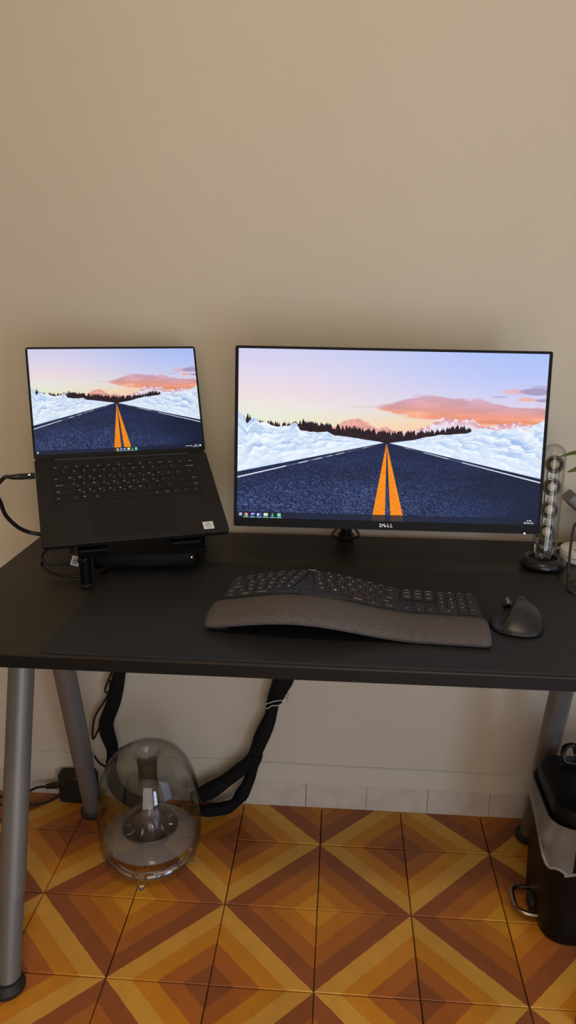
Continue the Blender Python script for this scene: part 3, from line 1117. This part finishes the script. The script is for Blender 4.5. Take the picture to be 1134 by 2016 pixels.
def palm(X, s, dz=0.0):
    """s 0 at the front edge, 1 at the deck line"""
    y = Y_F + (Y_M - Y_F) * s - bump_(X) * (0.024 * s + 0.027 * (1 - s))
    z = .0125 + (.0185 - .0125) * s + .0035 * math.sin(PI * min(1, s)) + bump_(X) * (.030 + .001 * s)
    return Vector((X, y, z + dz))


# body under the keys
NX = 56
bm = bmesh.new()
rings = []
for k in range(NX + 1):
    X = -KW / 2 + KW * k / NX
    e = max(0, 1 - min(k, NX - k) / 1.2) * .003
    rings.append([deck(X, 1.0, -e) + Vector((0, .0025, -.002)), deck(X, .985, -e), deck(X, .5, -e), deck(X, .015, -e), deck(X, -.01, -.003), deck(X, -.01, -.010),
                  deck(X, .5, -.012), deck(X, 1.0, -.010) + Vector((0, .0025, 0))])
obj('body', loft(rings), M_kbody, kb, smooth=True, angle=50)
# bumper feet carry it: skirts at both ends and a lift bar under the hump
for X in (-.19, .17):
    p = deck(X, .5)
    obj('foot', box(X - .018, X + .018, -.01, .07, 0, p.z - .010, .001, 1), M_foot, kb)
# palm rest
rings = []
PW = 0.4530
ends = (0, .0006, .0016, .0032, .0052, .0080)
for X in [-PW / 2 + e for e in ends] + [-PW / 2 + PW * k / NX for k in range(2, NX - 1)] + [PW / 2 - e for e in reversed(ends)]:
    edge = min(X + PW / 2, PW / 2 - X)
    rnd = max(0.0, 1 - edge / .012)
    ins = .010 * (1 - math.sqrt(max(0, 1 - rnd * rnd)))
    sf = ins / (Y_M - Y_F)
    th = .011
    dzz = -.004 * rnd ** 2
    rings.append([palm(X, 1.0 - sf, -.003 + dzz), palm(X, .965 - sf, dzz), palm(X, .7, dzz), palm(X, .4, dzz), palm(X, .15 + sf, dzz), palm(X, .04 + sf, -.0015 + dzz), palm(X, 0.0 + sf, -.006 + dzz),
                  palm(X, .02 + sf, -.0105), palm(X, .15 + sf, -th), palm(X, .6, -th - .003), palm(X, 1.0 - sf, -th - .004)])
pr = obj('palm_rest', loft(rings), M_palm, kb, smooth=True, angle=50)
pr['label'] = 'grey woven fabric palm rest'
obj('palm_foot', box(-.212, -.19, -.085, -.02, 0, .004, .001, 1), M_foot, kb)
obj('palm_foot', box(.17, .21, -.085, -.02, 0, .004, .001, 1), M_foot, kb)

XL0, XR1 = -.2130, .0835
AP = -.0700                                    # apex of the centre wedge


def inner_l(t):
    return AP - .0015 - .031 * (1 - t)


def inner_r(t):
    return AP + .0015 + .016 * (1 - t)


kleg = bmesh.new()


def kkey(fn_x0, fn_x1, ta, tb, s='', size=.0056, g=.0007):
    """key between x functions and t range, raised above the deck"""
    D = (Y_B - Y_M)
    gt = g / D
    rings = []
    for ins, z in ((0, .0004), (0, .0022), (.0009, .0029)):
        it = ins / D
        c = [(fn_x0, ta + gt + it, 1), (fn_x1, ta + gt + it, -1), (fn_x1, tb - gt - it, -1), (fn_x0, tb - gt - it, 1)]
        rings.append([deck(f(t) + sg * (g + ins), t, z) for f, t, sg in c])
    bm = loft(rings, cap0=False)
    obj('key', bm, M_kkey, kb)
    if s:
        tm_ = (ta + tb) / 2
        xm = (fn_x0(tm_) + fn_x1(tm_)) / 2
        add_text(kleg, s, size, lambda x, y: deck(xm + x, tm_ + y / D, .0033))


def krow(f0, f1, units, labels, ta, tb, shear=0.0):
    tot = sum(units)
    acc = 0
    for u, s in zip(units, labels):
        a, c = acc / tot, (acc + u) / tot
        kkey(lambda t, a=a: f0(t) + (f1(t) - f0(t)) * a, lambda t, c=c: f0(t) + (f1(t) - f0(t)) * c, ta, tb, s, .0056 if len(s) == 1 else .0038)
        acc += u


T = [0.06, 0.225, 0.385, 0.545, 0.705, 0.865, 0.965]     # row limits, bottom row first
f0 = lambda t: XL0 + .004 * (t - .5)
krow(f0, inner_l, [1] * 7, ['esc', 'F1', 'F2', 'F3', 'F4', 'F5', 'F6'], T[5], T[6])
krow(f0, inner_l, [1.25, 1, 1, 1, 1, 1, 1.1], ['~', '1', '2', '3', '4', '5', '6'], T[4], T[5])
krow(f0, inner_l, [1.6, 1, 1, 1, 1, 1.15], ['tab', 'Q', 'W', 'E', 'R', 'T'], T[3], T[4])
krow(f0, inner_l, [1.8, 1, 1, 1, 1, 1.0], ['caps lock', 'A', 'S', 'D', 'F', 'G'], T[2], T[3])
krow(f0, inner_l, [1.25, 1, 1, 1, 1, 1, 1.0], ['shift', '<', 'Z', 'X', 'C', 'V', 'B'], T[1], T[2])
kx = lambda v: (lambda t: v)
kkey(kx(-.2140), kx(-.1880), T[0], T[1], 'ctrl', .0042)
kkey(kx(-.1880), kx(-.1600), T[0], T[1], '# opt', .0042)
kkey(kx(-.1600), kx(-.1310), T[0], T[1], 'alt cmd', .0042)
kkey(kx(-.1310), kx(-.0790), T[0], T[1])
kkey(kx(-.0790), kx(.0030), T[0], T[1])
f1 = lambda t: XR1 + .003 * (t - .5)
krow(inner_r, f1, [1] * 7 + [1.3], ['F7', 'F8', 'F9', 'F10', 'F11', 'F12', 'prt', 'fn'], T[5], T[6])
krow(inner_r, f1, [1.05, 1, 1, 1, 1, 1, 1.6], ['7', '8', '9', '0', '-', '=', 'back'], T[4], T[5])
krow(inner_r, f1, [1, 1, 1, 1, 1, 1, 1, 1.2], ['Y', 'U', 'I', 'O', 'P', '[', ']', '\\'], T[3], T[4])
krow(inner_r, f1, [1.2, 1, 1, 1, 1, 1, 1.7], ['H', 'J', 'K', 'L', ';', "'", 'enter'], T[2], T[3])
krow(inner_r, f1, [1.3, 1, 1, 1, 1, 2.0], ['N', 'M', ',', '.', '/', 'shift'], T[1], T[2])
kkey(kx(.0030), kx(.0290), T[0], T[1], 'alt cmd', .0042)
kkey(kx(.0290), kx(.0560), T[0], T[1], 'fn', .0042)
kkey(kx(.0560), kx(XR1 - .001), T[0], T[1], '# ctrl', .0042)
NV = [.0890, .1080, .1270, .1455]
for r_, lab in ((5, ('scrn', 'lock', 'pause')), (4, ('insert', 'home', 'page')), (3, ('delete', 'end', 'page'))):
    for c_ in range(3):
        kkey(kx(NV[c_]), kx(NV[c_ + 1]), T[r_], T[r_ + 1], lab[c_], .0042)
kkey(kx(NV[1]), kx(NV[2]), T[1], T[2], '^')
for c_, s in enumerate('<v>'):
    kkey(kx(NV[c_]), kx(NV[c_ + 1]), T[0], T[1], s)
NP = [.1485, .1655, .1825, .1990, .2160]
for r_, lab in ((5, ('()', '%', '[]', 'x')), (4, ('num', '/', '*', '-')), (3, ('7', '8', '9', None)), (2, ('4', '5', '6', None)), (1, ('1', '2', '3', None))):
    for c_, s in enumerate(lab):
        if s:
            kkey(kx(NP[c_]), kx(NP[c_ + 1]), T[r_], T[r_ + 1], s, .0056 if len(s) == 1 else .0038)
kkey(kx(NP[3]), kx(NP[4]), T[2], T[4], '+')
kkey(kx(NP[3]), kx(NP[4]), T[0], T[2], 'enter', .003)
kkey(kx(NP[0]), kx(NP[2]), T[0], T[1], '0')
kkey(kx(NP[2]), kx(NP[3]), T[0], T[1], '.')
plain('key_print', kleg, M_leg_print, kb)
bm = bmesh.new()
add_text(bm, 'logi', .0095, lambda x, y: deck(AP + x, 1.015 + y / (Y_B - Y_M), .0012 + .25 * 0))
o = plain('logo', bm, M_logo, kb)
# centre wedge plate between the halves
bm = bmesh.new()
rr = []
for z, i in ((.0004, 0), (.0016, 0), (.0020, .0006)):
    rr.append([deck(inner_l(T[1]) + .0010 + i, T[1] + .01, z), deck(inner_r(T[1]) - .0010 - i, T[1] + .01, z), deck(AP + .0012, .93, z), deck(AP - .0012, .93, z)])
obj('centre_wedge', loft(rr, cap0=False), M_kkey, kb)

# ------------------------------------------------------------------ mouse
ms = thing('mouse', 'black sculpted wireless mouse with thumb wheel, right of the keyboard', 'mouse', (0.7235, 0.056, MZ + .0002), (0, 0, -0.19))


def smooth01(t):
    t = min(1.0, max(0.0, t))
    return t * t * (3 - 2 * t)


def mouse_out(a):
    """outline of the mouse in plan: wide at the rear left (thumb rest), narrower in front"""
    c, n = math.cos(a), math.sin(a)
    y = math.copysign(abs(n) ** (2 / 2.7), n) * .060
    x = math.copysign(abs(c) ** (2 / 2.7), c)
    f = smooth01((y + .01) / .06)
    x *= (.042 - .006 * f) if x > 0 else (.044 - .017 * f)
    return x - .004 * (1 - f) * (x < 0) * abs(x) / .044, y


def mouse_h(x, y, rho):
    crest = float(np.interp(y, [-.06, -.045, -.02, .005, .03, .06], [.012, .021, .033, .0375, .034, .024]))
    wing = float(np.interp(y, [-.06, -.02, .01, .03, .06], [.010, .010, .011, .014, .018]))
    t = smooth01((x + .0225 - .20 * (y - .0)) / .017)
    fall = 1 - .36 * smooth01((x - .000) / .040)
    return (wing + (crest * fall - wing) * t) * (1 - rho ** 5) ** .55


def mouse_z(x, y):
    a = math.atan2(y / .06, x / (.042 if x > 0 else .044))
    ox, oy = mouse_out(a)
    return mouse_h(x, y, min(1, math.hypot(x, y) / math.hypot(ox, oy)))


bm = bmesh.new()
NA, NR = 48, 12
ctr = bm.verts.new((0, 0, mouse_h(0, 0, 0) + .0015))
rws = []
for k in range(1, NR + 1):
    rho = (k / NR) ** .8
    rws.append([bm.verts.new((o[0] * rho, o[1] * rho, mouse_h(o[0] * rho, o[1] * rho, rho) + .0030)) for o in (mouse_out(2 * PI * j / NA) for j in range(NA))])
rws.append([bm.verts.new((v.co.x * .95, v.co.y * .965, 0)) for v in rws[-1]])
for j in range(NA):
    bm.faces.new((ctr, rws[0][j], rws[0][(j + 1) % NA]))
for a_, b_ in zip(rws, rws[1:]):
    for j in range(NA):
        bm.faces.new((a_[j], b_[j], b_[(j + 1) % NA], a_[(j + 1) % NA]))
bm.faces.new(rws[-1])
mb = obj('body', bm, M_mouse, ms, smooth=True, angle=60)
md = mb.modifiers.new('smooth', 'SUBSURF')
md.levels = 1
md.render_levels = 1
tw = obj('thumb_wheel', lathe([(0, -.007), (.0080, -.007), (.0088, -.005), (.0088, .005), (.0080, .007), (0, .007)], 24), M_blkgl, ms, smooth=True, loc=(-.0205, .020, .0262), rot=(0, PI / 2 - .55, 0))
for zz in (.0042, .0064):
    obj('steel_ring', lathe([(.0070, zz), (.0091, zz), (.0091, zz + .0009), (.0070, zz + .0009)], 24, close=True), M_steel, tw, smooth=True)
obj('scroll_wheel', lathe([(0, -.0035), (.0095, -.0035), (.0105, -.002), (.0105, .002), (.0095, .0035), (0, .0035)], 28), M_steel, ms, smooth=True, loc=(.003, .044, .0200), rot=(0, PI / 2, 0))
bm = bmesh.new()
add_text(bm, 'logi', .0062, lambda x, y: Vector((.006 + x, .024 + y, mouse_z(.006 + x, .024 + y) + .0040)))
plain('logo', bm, M_logo, ms)

# ------------------------------------------------------------------ clear stick speaker on the desk
sp = thing('stick_speaker', 'tall clear tube speaker with four small drivers, right of the wide monitor', 'speaker', (0.8350, 0.3470, DZ + .0008), (-0.165, 0.050, 0))
ftp = lathe([(0, .0), (.036, 0), (.042, .003), (.0455, .009), (.0445, .016), (.040, .021), (.034, .023), (.028, .021), (.026, .016), (0, .015)], 40)
obj('foot_ring', ftp, M_blkgl, sp, smooth=True, loc=(0, 0, 0), rot=(0.165, -0.050, 0))
R1, R0 = .0240, .0222
outer = [(.0205, .017), (.0228, .022), (R1, .04), (R1, .225)] + [(R1 * math.cos(a), .225 + R1 * math.sin(a)) for a in [PI / 2 * k / 9 for k in range(1, 9)]] + [(0, .225 + R1)]
inner = [(0, .225 + R0)] + [(R0 * math.cos(a), .225 + R0 * math.sin(a)) for a in [PI / 2 * k / 9 for k in range(8, 0, -1)]] + [(R0, .225), (R0, .04), (.021, .022), (.0190, .0185), (0, .0185)]
obj('tube', lathe(outer + inner + [(0, .017)], 40), M_clear, sp, smooth=True)
for zd in (.2085, .1640, .1185, .0740):
    dr = obj('driver', lathe([(.0122, .000), (.0165, .001), (.0180, .003), (.0180, .006), (.0150, .0075), (.0135, .006), (.0122, .003)], 32, close=True), M_basket, sp, smooth=True,
             loc=(-.0012 - .0022 * (1 - zd / .21), -.0130, zd), rot=(PI / 2 + .02, 0, -.14))
    obj('surround', lathe([(.0095, -.001), (.0135, .0005), (.0140, .0035), (.0120, .0055), (.0100, .0045), (.0090, .002)], 32, close=True), M_blk, dr, smooth=True)
    obj('dust_cap', lathe([(0, .0085), (.004, .0080), (.0075, .0064), (.0098, .0036), (.0102, -.001), (0, -.001)], 28), M_dome, dr, smooth=True)
    bm = lathe([(.0150, .0070), (.0165, .0066), (.0166, .0072), (.0151, .0078)], 32, close=True)
    obj('clamp_ring', bm, M_smoke0, dr, smooth=True)
    bm = lathe([(0, -.001), (.0085, -.001), (.0095, -.004), (.0095, -.014), (0, -.014)], 24)
    obj('magnet', bm, M_smoke0, dr, smooth=True)
obj('glass_bulb', lathe([(0, .0195), (.014, .020), (.0185, .030), (.0190, .042), (.0150, .054), (.006, .060), (0, .0605)], 28), M_glass, sp, smooth=True)
obj('glass_ring', lathe([(.0150, .060), (.0200, .061), (.0205, .066), (.0160, .068)], 32, close=True), M_glass, sp, smooth=True)
# wiring rod and the cluster at the bottom of the tube
obj('inner_rod', tube([(-.010, -.004, .022), (-.011, -.004, .12), (-.010, -.004, .215)], .0009, 6), M_cone, sp, smooth=True)
obj('inner_rod', tube([(.012, -.004, .022), (.013, -.004, .12), (.012, -.004, .215)], .0011, 6), M_smoke, sp, smooth=True)
bm = lathe([(0, .0), (.008, 0), (.010, .003), (.0085, .008), (.004, .010), (0, .0102)], 24)
obj('lower_port', bm, M_smoke0, sp, smooth=True, loc=(-.002, -.006, .040), rot=(PI / 2 + .2, 0, 0))
for a in range(5):
    an = a * 2 * PI / 5 + .4
    obj('wire', tube([(.015 * math.cos(an), .015 * math.sin(an), .020), (.008 * math.cos(an + 1), .008 * math.sin(an + 1), .034), (.014 * math.cos(an + 2), .014 * math.sin(an + 2), .052)], .0022, 8),
        M_smoke if a % 2 else M_steel, sp, smooth=True)

# ------------------------------------------------------------------ clear dome subwoofer on the floor
sw = thing('dome_subwoofer', 'transparent dome shaped subwoofer standing on the tiled floor under the desk', 'subwoofer', (0.0115, 0.318, 0.0012), (0, 0, -0.10))
op = [(.098, .030), (.108, .036), (.1135, .055), (.1165, .085), (.1175, .115), (.1165, .150), (.1125, .185), (.1045, .220), (.0915, .251), (.0735, .275), (.052, .289), (.036, .2925), (.027, .2885),
      (.0225, .279), (.0195, .265), (.0180, .245), (.0175, .225), (.019, .208), (.0215, .198)]
th = .0034
ip = [(.0245, .199), (.0222, .209), (.0208, .226), (.0212, .245), (.0228, .263), (.0258, .275), (.0300, .2835), (.0375, .2885), (.0505, .2855), (.0712, .2722), (.0885, .249), (.1012, .2185), (.109, .184), (.113, .150), (.1140, .115),
      (.1130, .085), (.110, .056), (.1055, .040), (.098, .0335)]
obj('dome', lathe(op + ip, 72, close=True), M_clear, sw, smooth=True, angle=60)
obj('base_ring', lathe([(.084, .028), (.0965, .0285), (.0985, .033), (.0965, .0375), (.086, .038), (.083, .034)], 64, close=True), M_glass, sw, smooth=True)
obj('baffle', lathe([(.0985, .068), (.104, .072), (.104, .0755), (.085, .088), (.068, .0945), (.0635, .0945), (.0635, .0905), (.082, .083)], 64, close=True), M_frost, sw, smooth=True)
obj('woofer_cone', lathe([(.0632, .0925), (.061, .0965), (.057, .093), (.049, .081), (.030, .066), (.018, .062), (0, .061), (0, .058), (.022, .059), (.053, .076)], 48), M_cone, sw, smooth=True)
obj('bell', lathe([(.0105, .188), (.0125, .178), (.0130, .160), (.017, .146), (.026, .132), (.035, .123), (.0400, .112), (.0400, .107), (.037, .107), (.032, .122), (.0235, .130), (.014, .144), (.0105, .160), (.009, .178)], 48, close=True),
    M_clear, sw, smooth=True)
for k in range(10):
    a = 2 * PI * k / 10 + .2
    ca, sa = math.cos(a), math.sin(a)
    obj('rib', tube([(.035 * ca, .035 * sa, .110), (.043 * ca, .043 * sa, .097), (.060 * ca, .060 * sa, .0955)], .0016, 8), M_glass, sw, smooth=True)
for k in range(4):
    a = -PI / 2 + .10 + k * PI / 2
    obj('foot', lathe([(0, 0), (.0055, 0), (.0075, .003), (.0068, .010), (.0058, .030), (.0058, .064), (0, .064)], 20, center=(.092 * math.cos(a), .092 * math.sin(a), 0)), M_glass, sw, smooth=True)
obj('rim_line', lathe([(.1030, .050), (.1085, .052), (.1090, .0545), (.1035, .0545)], 64, close=True), M_frost, sw, smooth=True)
bm = bmesh.new()
def on_dome(x, y):
    a = -PI / 2 + .62 + x / .1138
    r_ = .1152
    return Vector((r_ * math.cos(a), r_ * math.sin(a), .058 + y))
add_text(bm, 'harman/kardon', .0085, on_dome)
plain('lettering', bm, M_logo, sw)

# ------------------------------------------------------------------ cables under the desk
def lump(base, amp, seed):
    rng = random.Random(seed)
    ph = [rng.uniform(0, 6) for _ in range(4)]
    return lambda t: base * (1 + amp * (math.sin(t * 17 + ph[0]) + .6 * math.sin(t * 31 + ph[1]) + .5 * math.sin(t * 9 + ph[2])))


sl1 = thing('cable_sleeve', 'black fabric cable sleeve hanging behind the left desk leg down to the floor', 'cable sleeve', (-.12, .50, 0))
o_ = Vector(sl1.location)
def rel(P, o):
    return [Vector(p) - Vector(o.location) for p in P]
obj('sleeve', tube(rel([(-.055, .498, .700), (-.080, .500, .50), (-.096, .502, .395), (-.118, .502, .30), (-.141, .502, .232), (-.128, .50, .165), (-.132, .49, .10), (-.10, .482, .045), (-.02, .470, .026), (.045, .466, .024)], sl1), lump(.0165, .10, 1), 14), M_sleeve, sl1, smooth=True)
obj('thin_cord', tube(rel([(-.055, .505, .66), (-.085, .512, .46), (-.112, .514, .395), (-.142, .514, .325), (-.130, .512, .322), (-.1255, .510, .352)], sl1), .0028, 8), M_cable, sl1, smooth=True)
obj('thin_cord', tube(rel([(-.128, .512, .322), (-.150, .520, .285), (-.178, .525, .235), (-.186, .527, .175), (-.165, .522, .212), (-.145, .516, .238)], sl1), .0026, 8), M_cable, sl1, smooth=True)
obj('thin_cord', tube(rel([(-.184, .522, .130), (-.172, .520, .112), (-.150, .512, .104), (-.135, .50, .104)], sl1), .0026, 8), M_cable, sl1, smooth=True)

sl2 = thing('cable_sleeve', 'black fabric cable sleeve with white wire tie, hanging right of the clear dome', 'cable sleeve', (.25, .50, 0))
obj('sleeve', tube(rel([(.325, .495, .70), (.308, .497, .50), (.297, .500, .395), (.277, .505, .318), (.268, .507, .270), (.247, .505, .215), (.226, .502, .160), (.190, .495, .124), (.150, .488, .092), (.110, .480, .068), (.075, .474, .056)], sl2), lump(.0175, .10, 2), 14), M_sleeve, sl2, smooth=True)
obj('sleeve_branch', tube(rel([(.350, .500, .70), (.332, .502, .50), (.318, .504, .395), (.286, .509, .318)], sl2), lump(.0125, .05, 3), 12), M_sleeve, sl2, smooth=True)
obj('sleeve_branch', tube(rel([(.234, .503, .172), (.224, .500, .120), (.203, .494, .066), (.172, .486, .030), (.125, .478, .020), (.070, .470, .020)], sl2), lump(.0150, .12, 4), 14), M_sleeve, sl2, smooth=True)
tie_p = [Vector((.283 + .030 * math.cos(a), .507 + .026 * math.sin(a), .325 + .010 * math.cos(a * 1.0 + .5) + .003 * math.sin(3 * a))) for a in [2 * PI * k / 14 for k in range(15)]]
bm = tube(rel(tie_p, sl2), .0011, 6)
tube(rel([p + Vector((0, -.002, -.012 if i % 2 else -.009)) for i, p in enumerate(tie_p)], sl2), .0011, 6, bm=bm)
wt = obj('wire_tie', bm, M_tie, sl2, smooth=True)
wt['label'] = 'white wire tie'

pb = thing('power_adapter', 'black power adapter block on the floor against the wall behind the left leg', 'power adapter', (-.228, .5165, .0006), (0, 0, 0))
obj('case', loft([[(x, y, z) for x, y in rrect(.098 - i, .034 - i, .008)] for z, i in ((0, .006), (.004, 0), (.078, 0), (.083, .006))]), M_blk, pb, smooth=True)
bm = cyl((-.048, -.006, .046), (-.082, -.008, .040), .0085, .0050, 14)
for k in range(6):
    x = -.056 - k * .005
    cyl((x, -.0066, .0445 - k * .001), (x - .0022, -.0067, .0442 - k * .001), .0088 - k * .0004, .0088 - k * .0004, 12, bm=bm)
obj('strain_relief', bm, M_cable, pb, smooth=True)
obj('cord', tube([(-.080, -.008, .040), (-.11, -.01, .036), (-.15, -.012, .015), (-.22, -.012, .004), (-.30, -.012, .004)], .0035, 8), M_cable, pb, smooth=True)
obj('cord_loop', tube([(.046, .006, .088), (.020, .002, .090), (-.004, -.021, .074), (-.030, -.023, .045), (-.058, -.028, .020), (-.095, -.034, .006), (-.16, -.04, .004), (-.26, -.04, .004)], .0032, 8), M_cable, pb, smooth=True)

# ------------------------------------------------------------------ waste bin under the right end
BX0, BX1, BY0, BY1 = .854, 1.085, .138, .340
bn = thing('waste_bin', 'black plastic pedal bin with a white bag liner under the right end of the desk', 'bin', ((BX0 + BX1) / 2, (BY0 + BY1) / 2, .0005))
bw, bd = BX1 - BX0, BY1 - BY0
obj('body', loft([[(x, y, z) for x, y in rrect(bw * s, bd * s, .045, 10)] for z, s in ((0, .90), (.004, .93), (.03, .965), (.28, 1.02), (.285, 1.02))]), M_bin, bn, smooth=True)
lidr = [[(x, y, z) for x, y in rrect(bw * s - .008, bd * s - .002, .048, 10)] for z, s in ((.287, .96), (.287, 1.0), (.306, 1.0), (.316, .97), (.322, .86), (.325, .5))]
obj('lid', loft(lidr), M_bin, bn, smooth=True)
# bag folded over the rim: a thin crumpled skirt of uneven length
rb = random.Random(5)
base = rrect(bw * 1.02, bd * 1.02, .046, 14)
N = len(base)
drop = [.05] * N
ring_rows = [[] for _ in range(8)]
for i, (x, y) in enumerate(base):
    a = math.atan2(y, x)
    # long at the front-left corner, short elsewhere, puffed out at the left side
    fl_ = math.exp(-((a + 2.30) / .55) ** 2)
    fr_ = math.exp(-((a + 1.25) / .55) ** 2)
    lf_ = math.exp(-((abs(a) - PI) / .5) ** 2)
    d = .022 + .078 * fl_ + .055 * fr_ + .030 * lf_ + .006 * math.sin(i * .43) + .003 * math.sin(i * .9 + 1)
    n_ = Vector((x, y, 0)).normalized()
    for k in range(8):
        t = k / 7
        puff = (.004 + .026 * lf_) * math.sin(PI * min(1, t * 1.15)) + .0018 * math.sin(i * 1.3 + k * 1.1) + .004 * math.sin(i * .6 + k * .7) * t
        puff = max(puff, .0022)
        if k == 7:
            puff = .0030 + .004 * fl_
        ring_rows[k].append(Vector((x, y, .2862 - d * t)) + n_ * (puff + .0008))
bm = bmesh.new()
loft(ring_rows, bm, cap0=False, cap1=False)
# torn opening in the front of the skirt
gone = [f for f in bm.faces if (lambda c: ((math.atan2(c.y, c.x) + 1.56) / .44) ** 2 + ((c.z - .226) / .028) ** 2 < 1)(f.calc_center_median())]
bmesh.ops.delete(bm, geom=gone, context='FACES')
bag = obj('bag_liner', bm, M_bag, bn, smooth=True, angle=80)
bag['label'] = 'white translucent bag liner folded over the rim'
# knotted hem cord of the bag
hem = [ring_rows[7][i] + Vector((0, 0, .001)) for i in range(0, N, 2)]
hem.append(hem[0])
obj('bag_hem', tube(hem, .0028, 8, sub=3), M_bag, bn, smooth=True)
# pedal: bent metal bar on the left side
lx = -bw / 2
PX, PY = .016, -.016
obj('pedal', tube([(lx + .030, .052 + PY, .022), (lx - .028 + PX, .052 + PY, .024), (lx - .046 + PX, .046 + PY, .025), (lx - .052 + PX, .030 + PY, .025), (lx - .052 + PX, -.002 + PY, .025), (lx - .046 + PX, -.016 + PY, .025),
                   (lx - .028 + PX, -.024 + PY, .024), (lx + .030, -.026 + PY, .022)], .0058, 12),
    M_pedal, bn, smooth=True)
obj('pedal_block', box(lx - .006, lx + .02, -.020, .014, .012, .040, .004, 2), M_foot, bn, smooth=True)

cc = thing('coiled_cable', 'small coil of black cable lying on the black bin lid', 'cable', (.925, .300, .3262))
P = []
for k in range(46):
    a = k * 2 * PI / 14
    P.append(Vector((.020 * math.cos(a) + .002 * math.sin(k), .005 * math.sin(a * .5) + .008 * math.sin(a), .019 + .0155 * math.sin(a) + .0012 * math.cos(k * 2.1))))
obj('cord', tube(P, .0030, 8, sub=3), M_cable, cc, smooth=True)
obj('cord_loop', tube([p * Vector((1, 1, 1)).x + Vector((.026, .006, 0)) for p in P[:29]], .0030, 8, sub=3), M_cable, cc, smooth=True)

# ------------------------------------------------------------------ things at the right end of the desk
pk = thing('white_puck', 'round white plastic puck with a dark seam, behind the clear speaker', 'device', (.9330, .4030, DZ + .0003))
obj('base', lathe([(0, 0), (.045, 0), (.0475, .003), (.048, .0115), (0, .0115)], 48), M_puck, pk, smooth=True)
obj('seam', lathe([(0, .0115), (.0468, .0115), (.0468, .0128), (0, .0128)], 48), M_ink, pk)
obj('top', lathe([(0, .0128), (.048, .0128), (.048, .021), (.0465, .0245), (.043, .026), (0, .0265)], 48), M_puck, pk, smooth=True)
obj('mark', box(-.034, -.020, -.012, -.004, .0262, .0267), mat('grey_print', (.22, .21, .19), .6), pk, rot=(0, 0, .5))
bc = obj('beige_cord', tube([(.875, .452, .7432), (.905, .468, .7434), (.945, .480, .7434), (1.0, .470, .7434), (1.06, .44, .7434)], .0030, 8), M_beige, None, smooth=True)
tag(bc, 'thin beige cord lying on the desk behind the white puck', 'cord')

st = thing('metal_stand', 'slanted dark grey metal stand arm behind the clear speaker, cut by the frame', 'stand', (1.02, .475, DZ + .001))
obj('base_plate', box(-.05, .09, -.03, .03, 0, .008, .002, 1), M_arm, st)
d = Vector((-.122, 0, .118))
obj('slanted_arm', loft([[p + Vector((0, y, 0)) + d.normalized().cross(Vector((0, 1, 0))) * z for y, z in rrect(.050, .026, .006, 3)] for p in (Vector((.006, 0, .016)), Vector((.012, 0, 0)) + d * .97, Vector((.012, 0, 0)) + d)]), M_arm, st, smooth=True)
hc = obj('hanging_cord', tube([(0.985, 0.425, 0.8), (0.93, 0.37, 0.835), (0.882, 0.31, 0.8458), (0.873, 0.3, 0.8322), (0.8674, 0.285, 0.7917), (0.8649, 0.272, 0.7549), (0.8544, 0.2346, 0.7462), (0.8496, 0.2073, 0.7457), (0.8539, 0.1903, 0.7457), (0.8671, 0.2014, 0.7457), (0.882, 0.249, 0.7457), (0.8758, 0.2613, 0.749), (0.8598, 0.2359, 0.752)], .0026, 8, sub=6), M_cable, None, smooth=True)
tag(hc, 'black cord dropping to a loop on the desk at the right edge', 'cord')

pt = thing('potted_plant', 'green leaved plant reaching in from the right above the clear speaker', 'plant', (1.045, .285, DZ + .0003))
obj('pot', lathe([(0, 0), (.034, 0), (.036, .003), (.045, .075), (.049, .075), (.049, .090), (.044, .090), (.043, .082), (0, .082)], 40), M_pot, pt, smooth=True)
obj('soil', lathe([(0, .086), (.043, .083), (.043, .078), (0, .078)], 32), M_soil, pt)


def leaf(path, w, name='leaf', curl=.25):
    pts = catmull(path, 6)
    bm = bmesh.new()
    N = len(pts)
    rows = []
    for i, p in enumerate(pts):
        t = i / (N - 1)
        ww = w * (math.sin(PI * min(1, t ** .75)) ** .8) + .0004
        tg = (pts[min(i + 1, N - 1)] - pts[max(i - 1, 0)]).normalized()
        sd = tg.cross(Vector((0, -.55, .83))).normalized()
        nn = sd.cross(tg).normalized()
        rows.append([p + sd * ww * s + nn * abs(s) * ww * curl for s in (-1, -.5, 0, .5, 1)])
    top = [[bm.verts.new(q) for q in r_] for r_ in rows]
    for a_, b_ in zip(top, top[1:]):
        for k in range(4):
            bm.faces.new((a_[k], a_[k + 1], b_[k + 1], b_[k]))
    bmesh.ops.solidify(bm, geom=bm.faces[:], thickness=.0006)
    return obj(name, bm, M_leaf, pt, smooth=True, angle=60)


def prel(P):
    return [Vector(p) - Vector(pt.location) for p in P]


leaf(prel([(.925, .296, .962), (.892, .298, .982), (.862, .300, .985), (.831, .300, .977)]), .0062)
leaf(prel([(.935, .295, .935), (.905, .297, .955), (.880, .299, .957), (.849, .300, .948)]), .0110)
leaf(prel([(1.04, .285, .95), (1.02, .25, .99), (1.0, .22, 1.0), (.985, .20, .985)]), .014)
leaf(prel([(1.06, .29, .93), (1.09, .29, .97), (1.13, .28, .98), (1.16, .27, .96)]), .014)
for P in ([(1.035, .285, .822), (1.01, .288, .90), (.965, .292, .945), (.925, .296, .962)], [(1.04, .28, .822), (1.02, .286, .88), (.975, .292, .92), (.935, .295, .935)],
          [(1.045, .285, .822), (1.045, .285, .90), (1.04, .285, .95)], [(1.05, .29, .822), (1.055, .29, .88), (1.06, .29, .93)]):
    obj('stem', tube(prel(P), .0014, 6), M_leaf, pt, smooth=True)
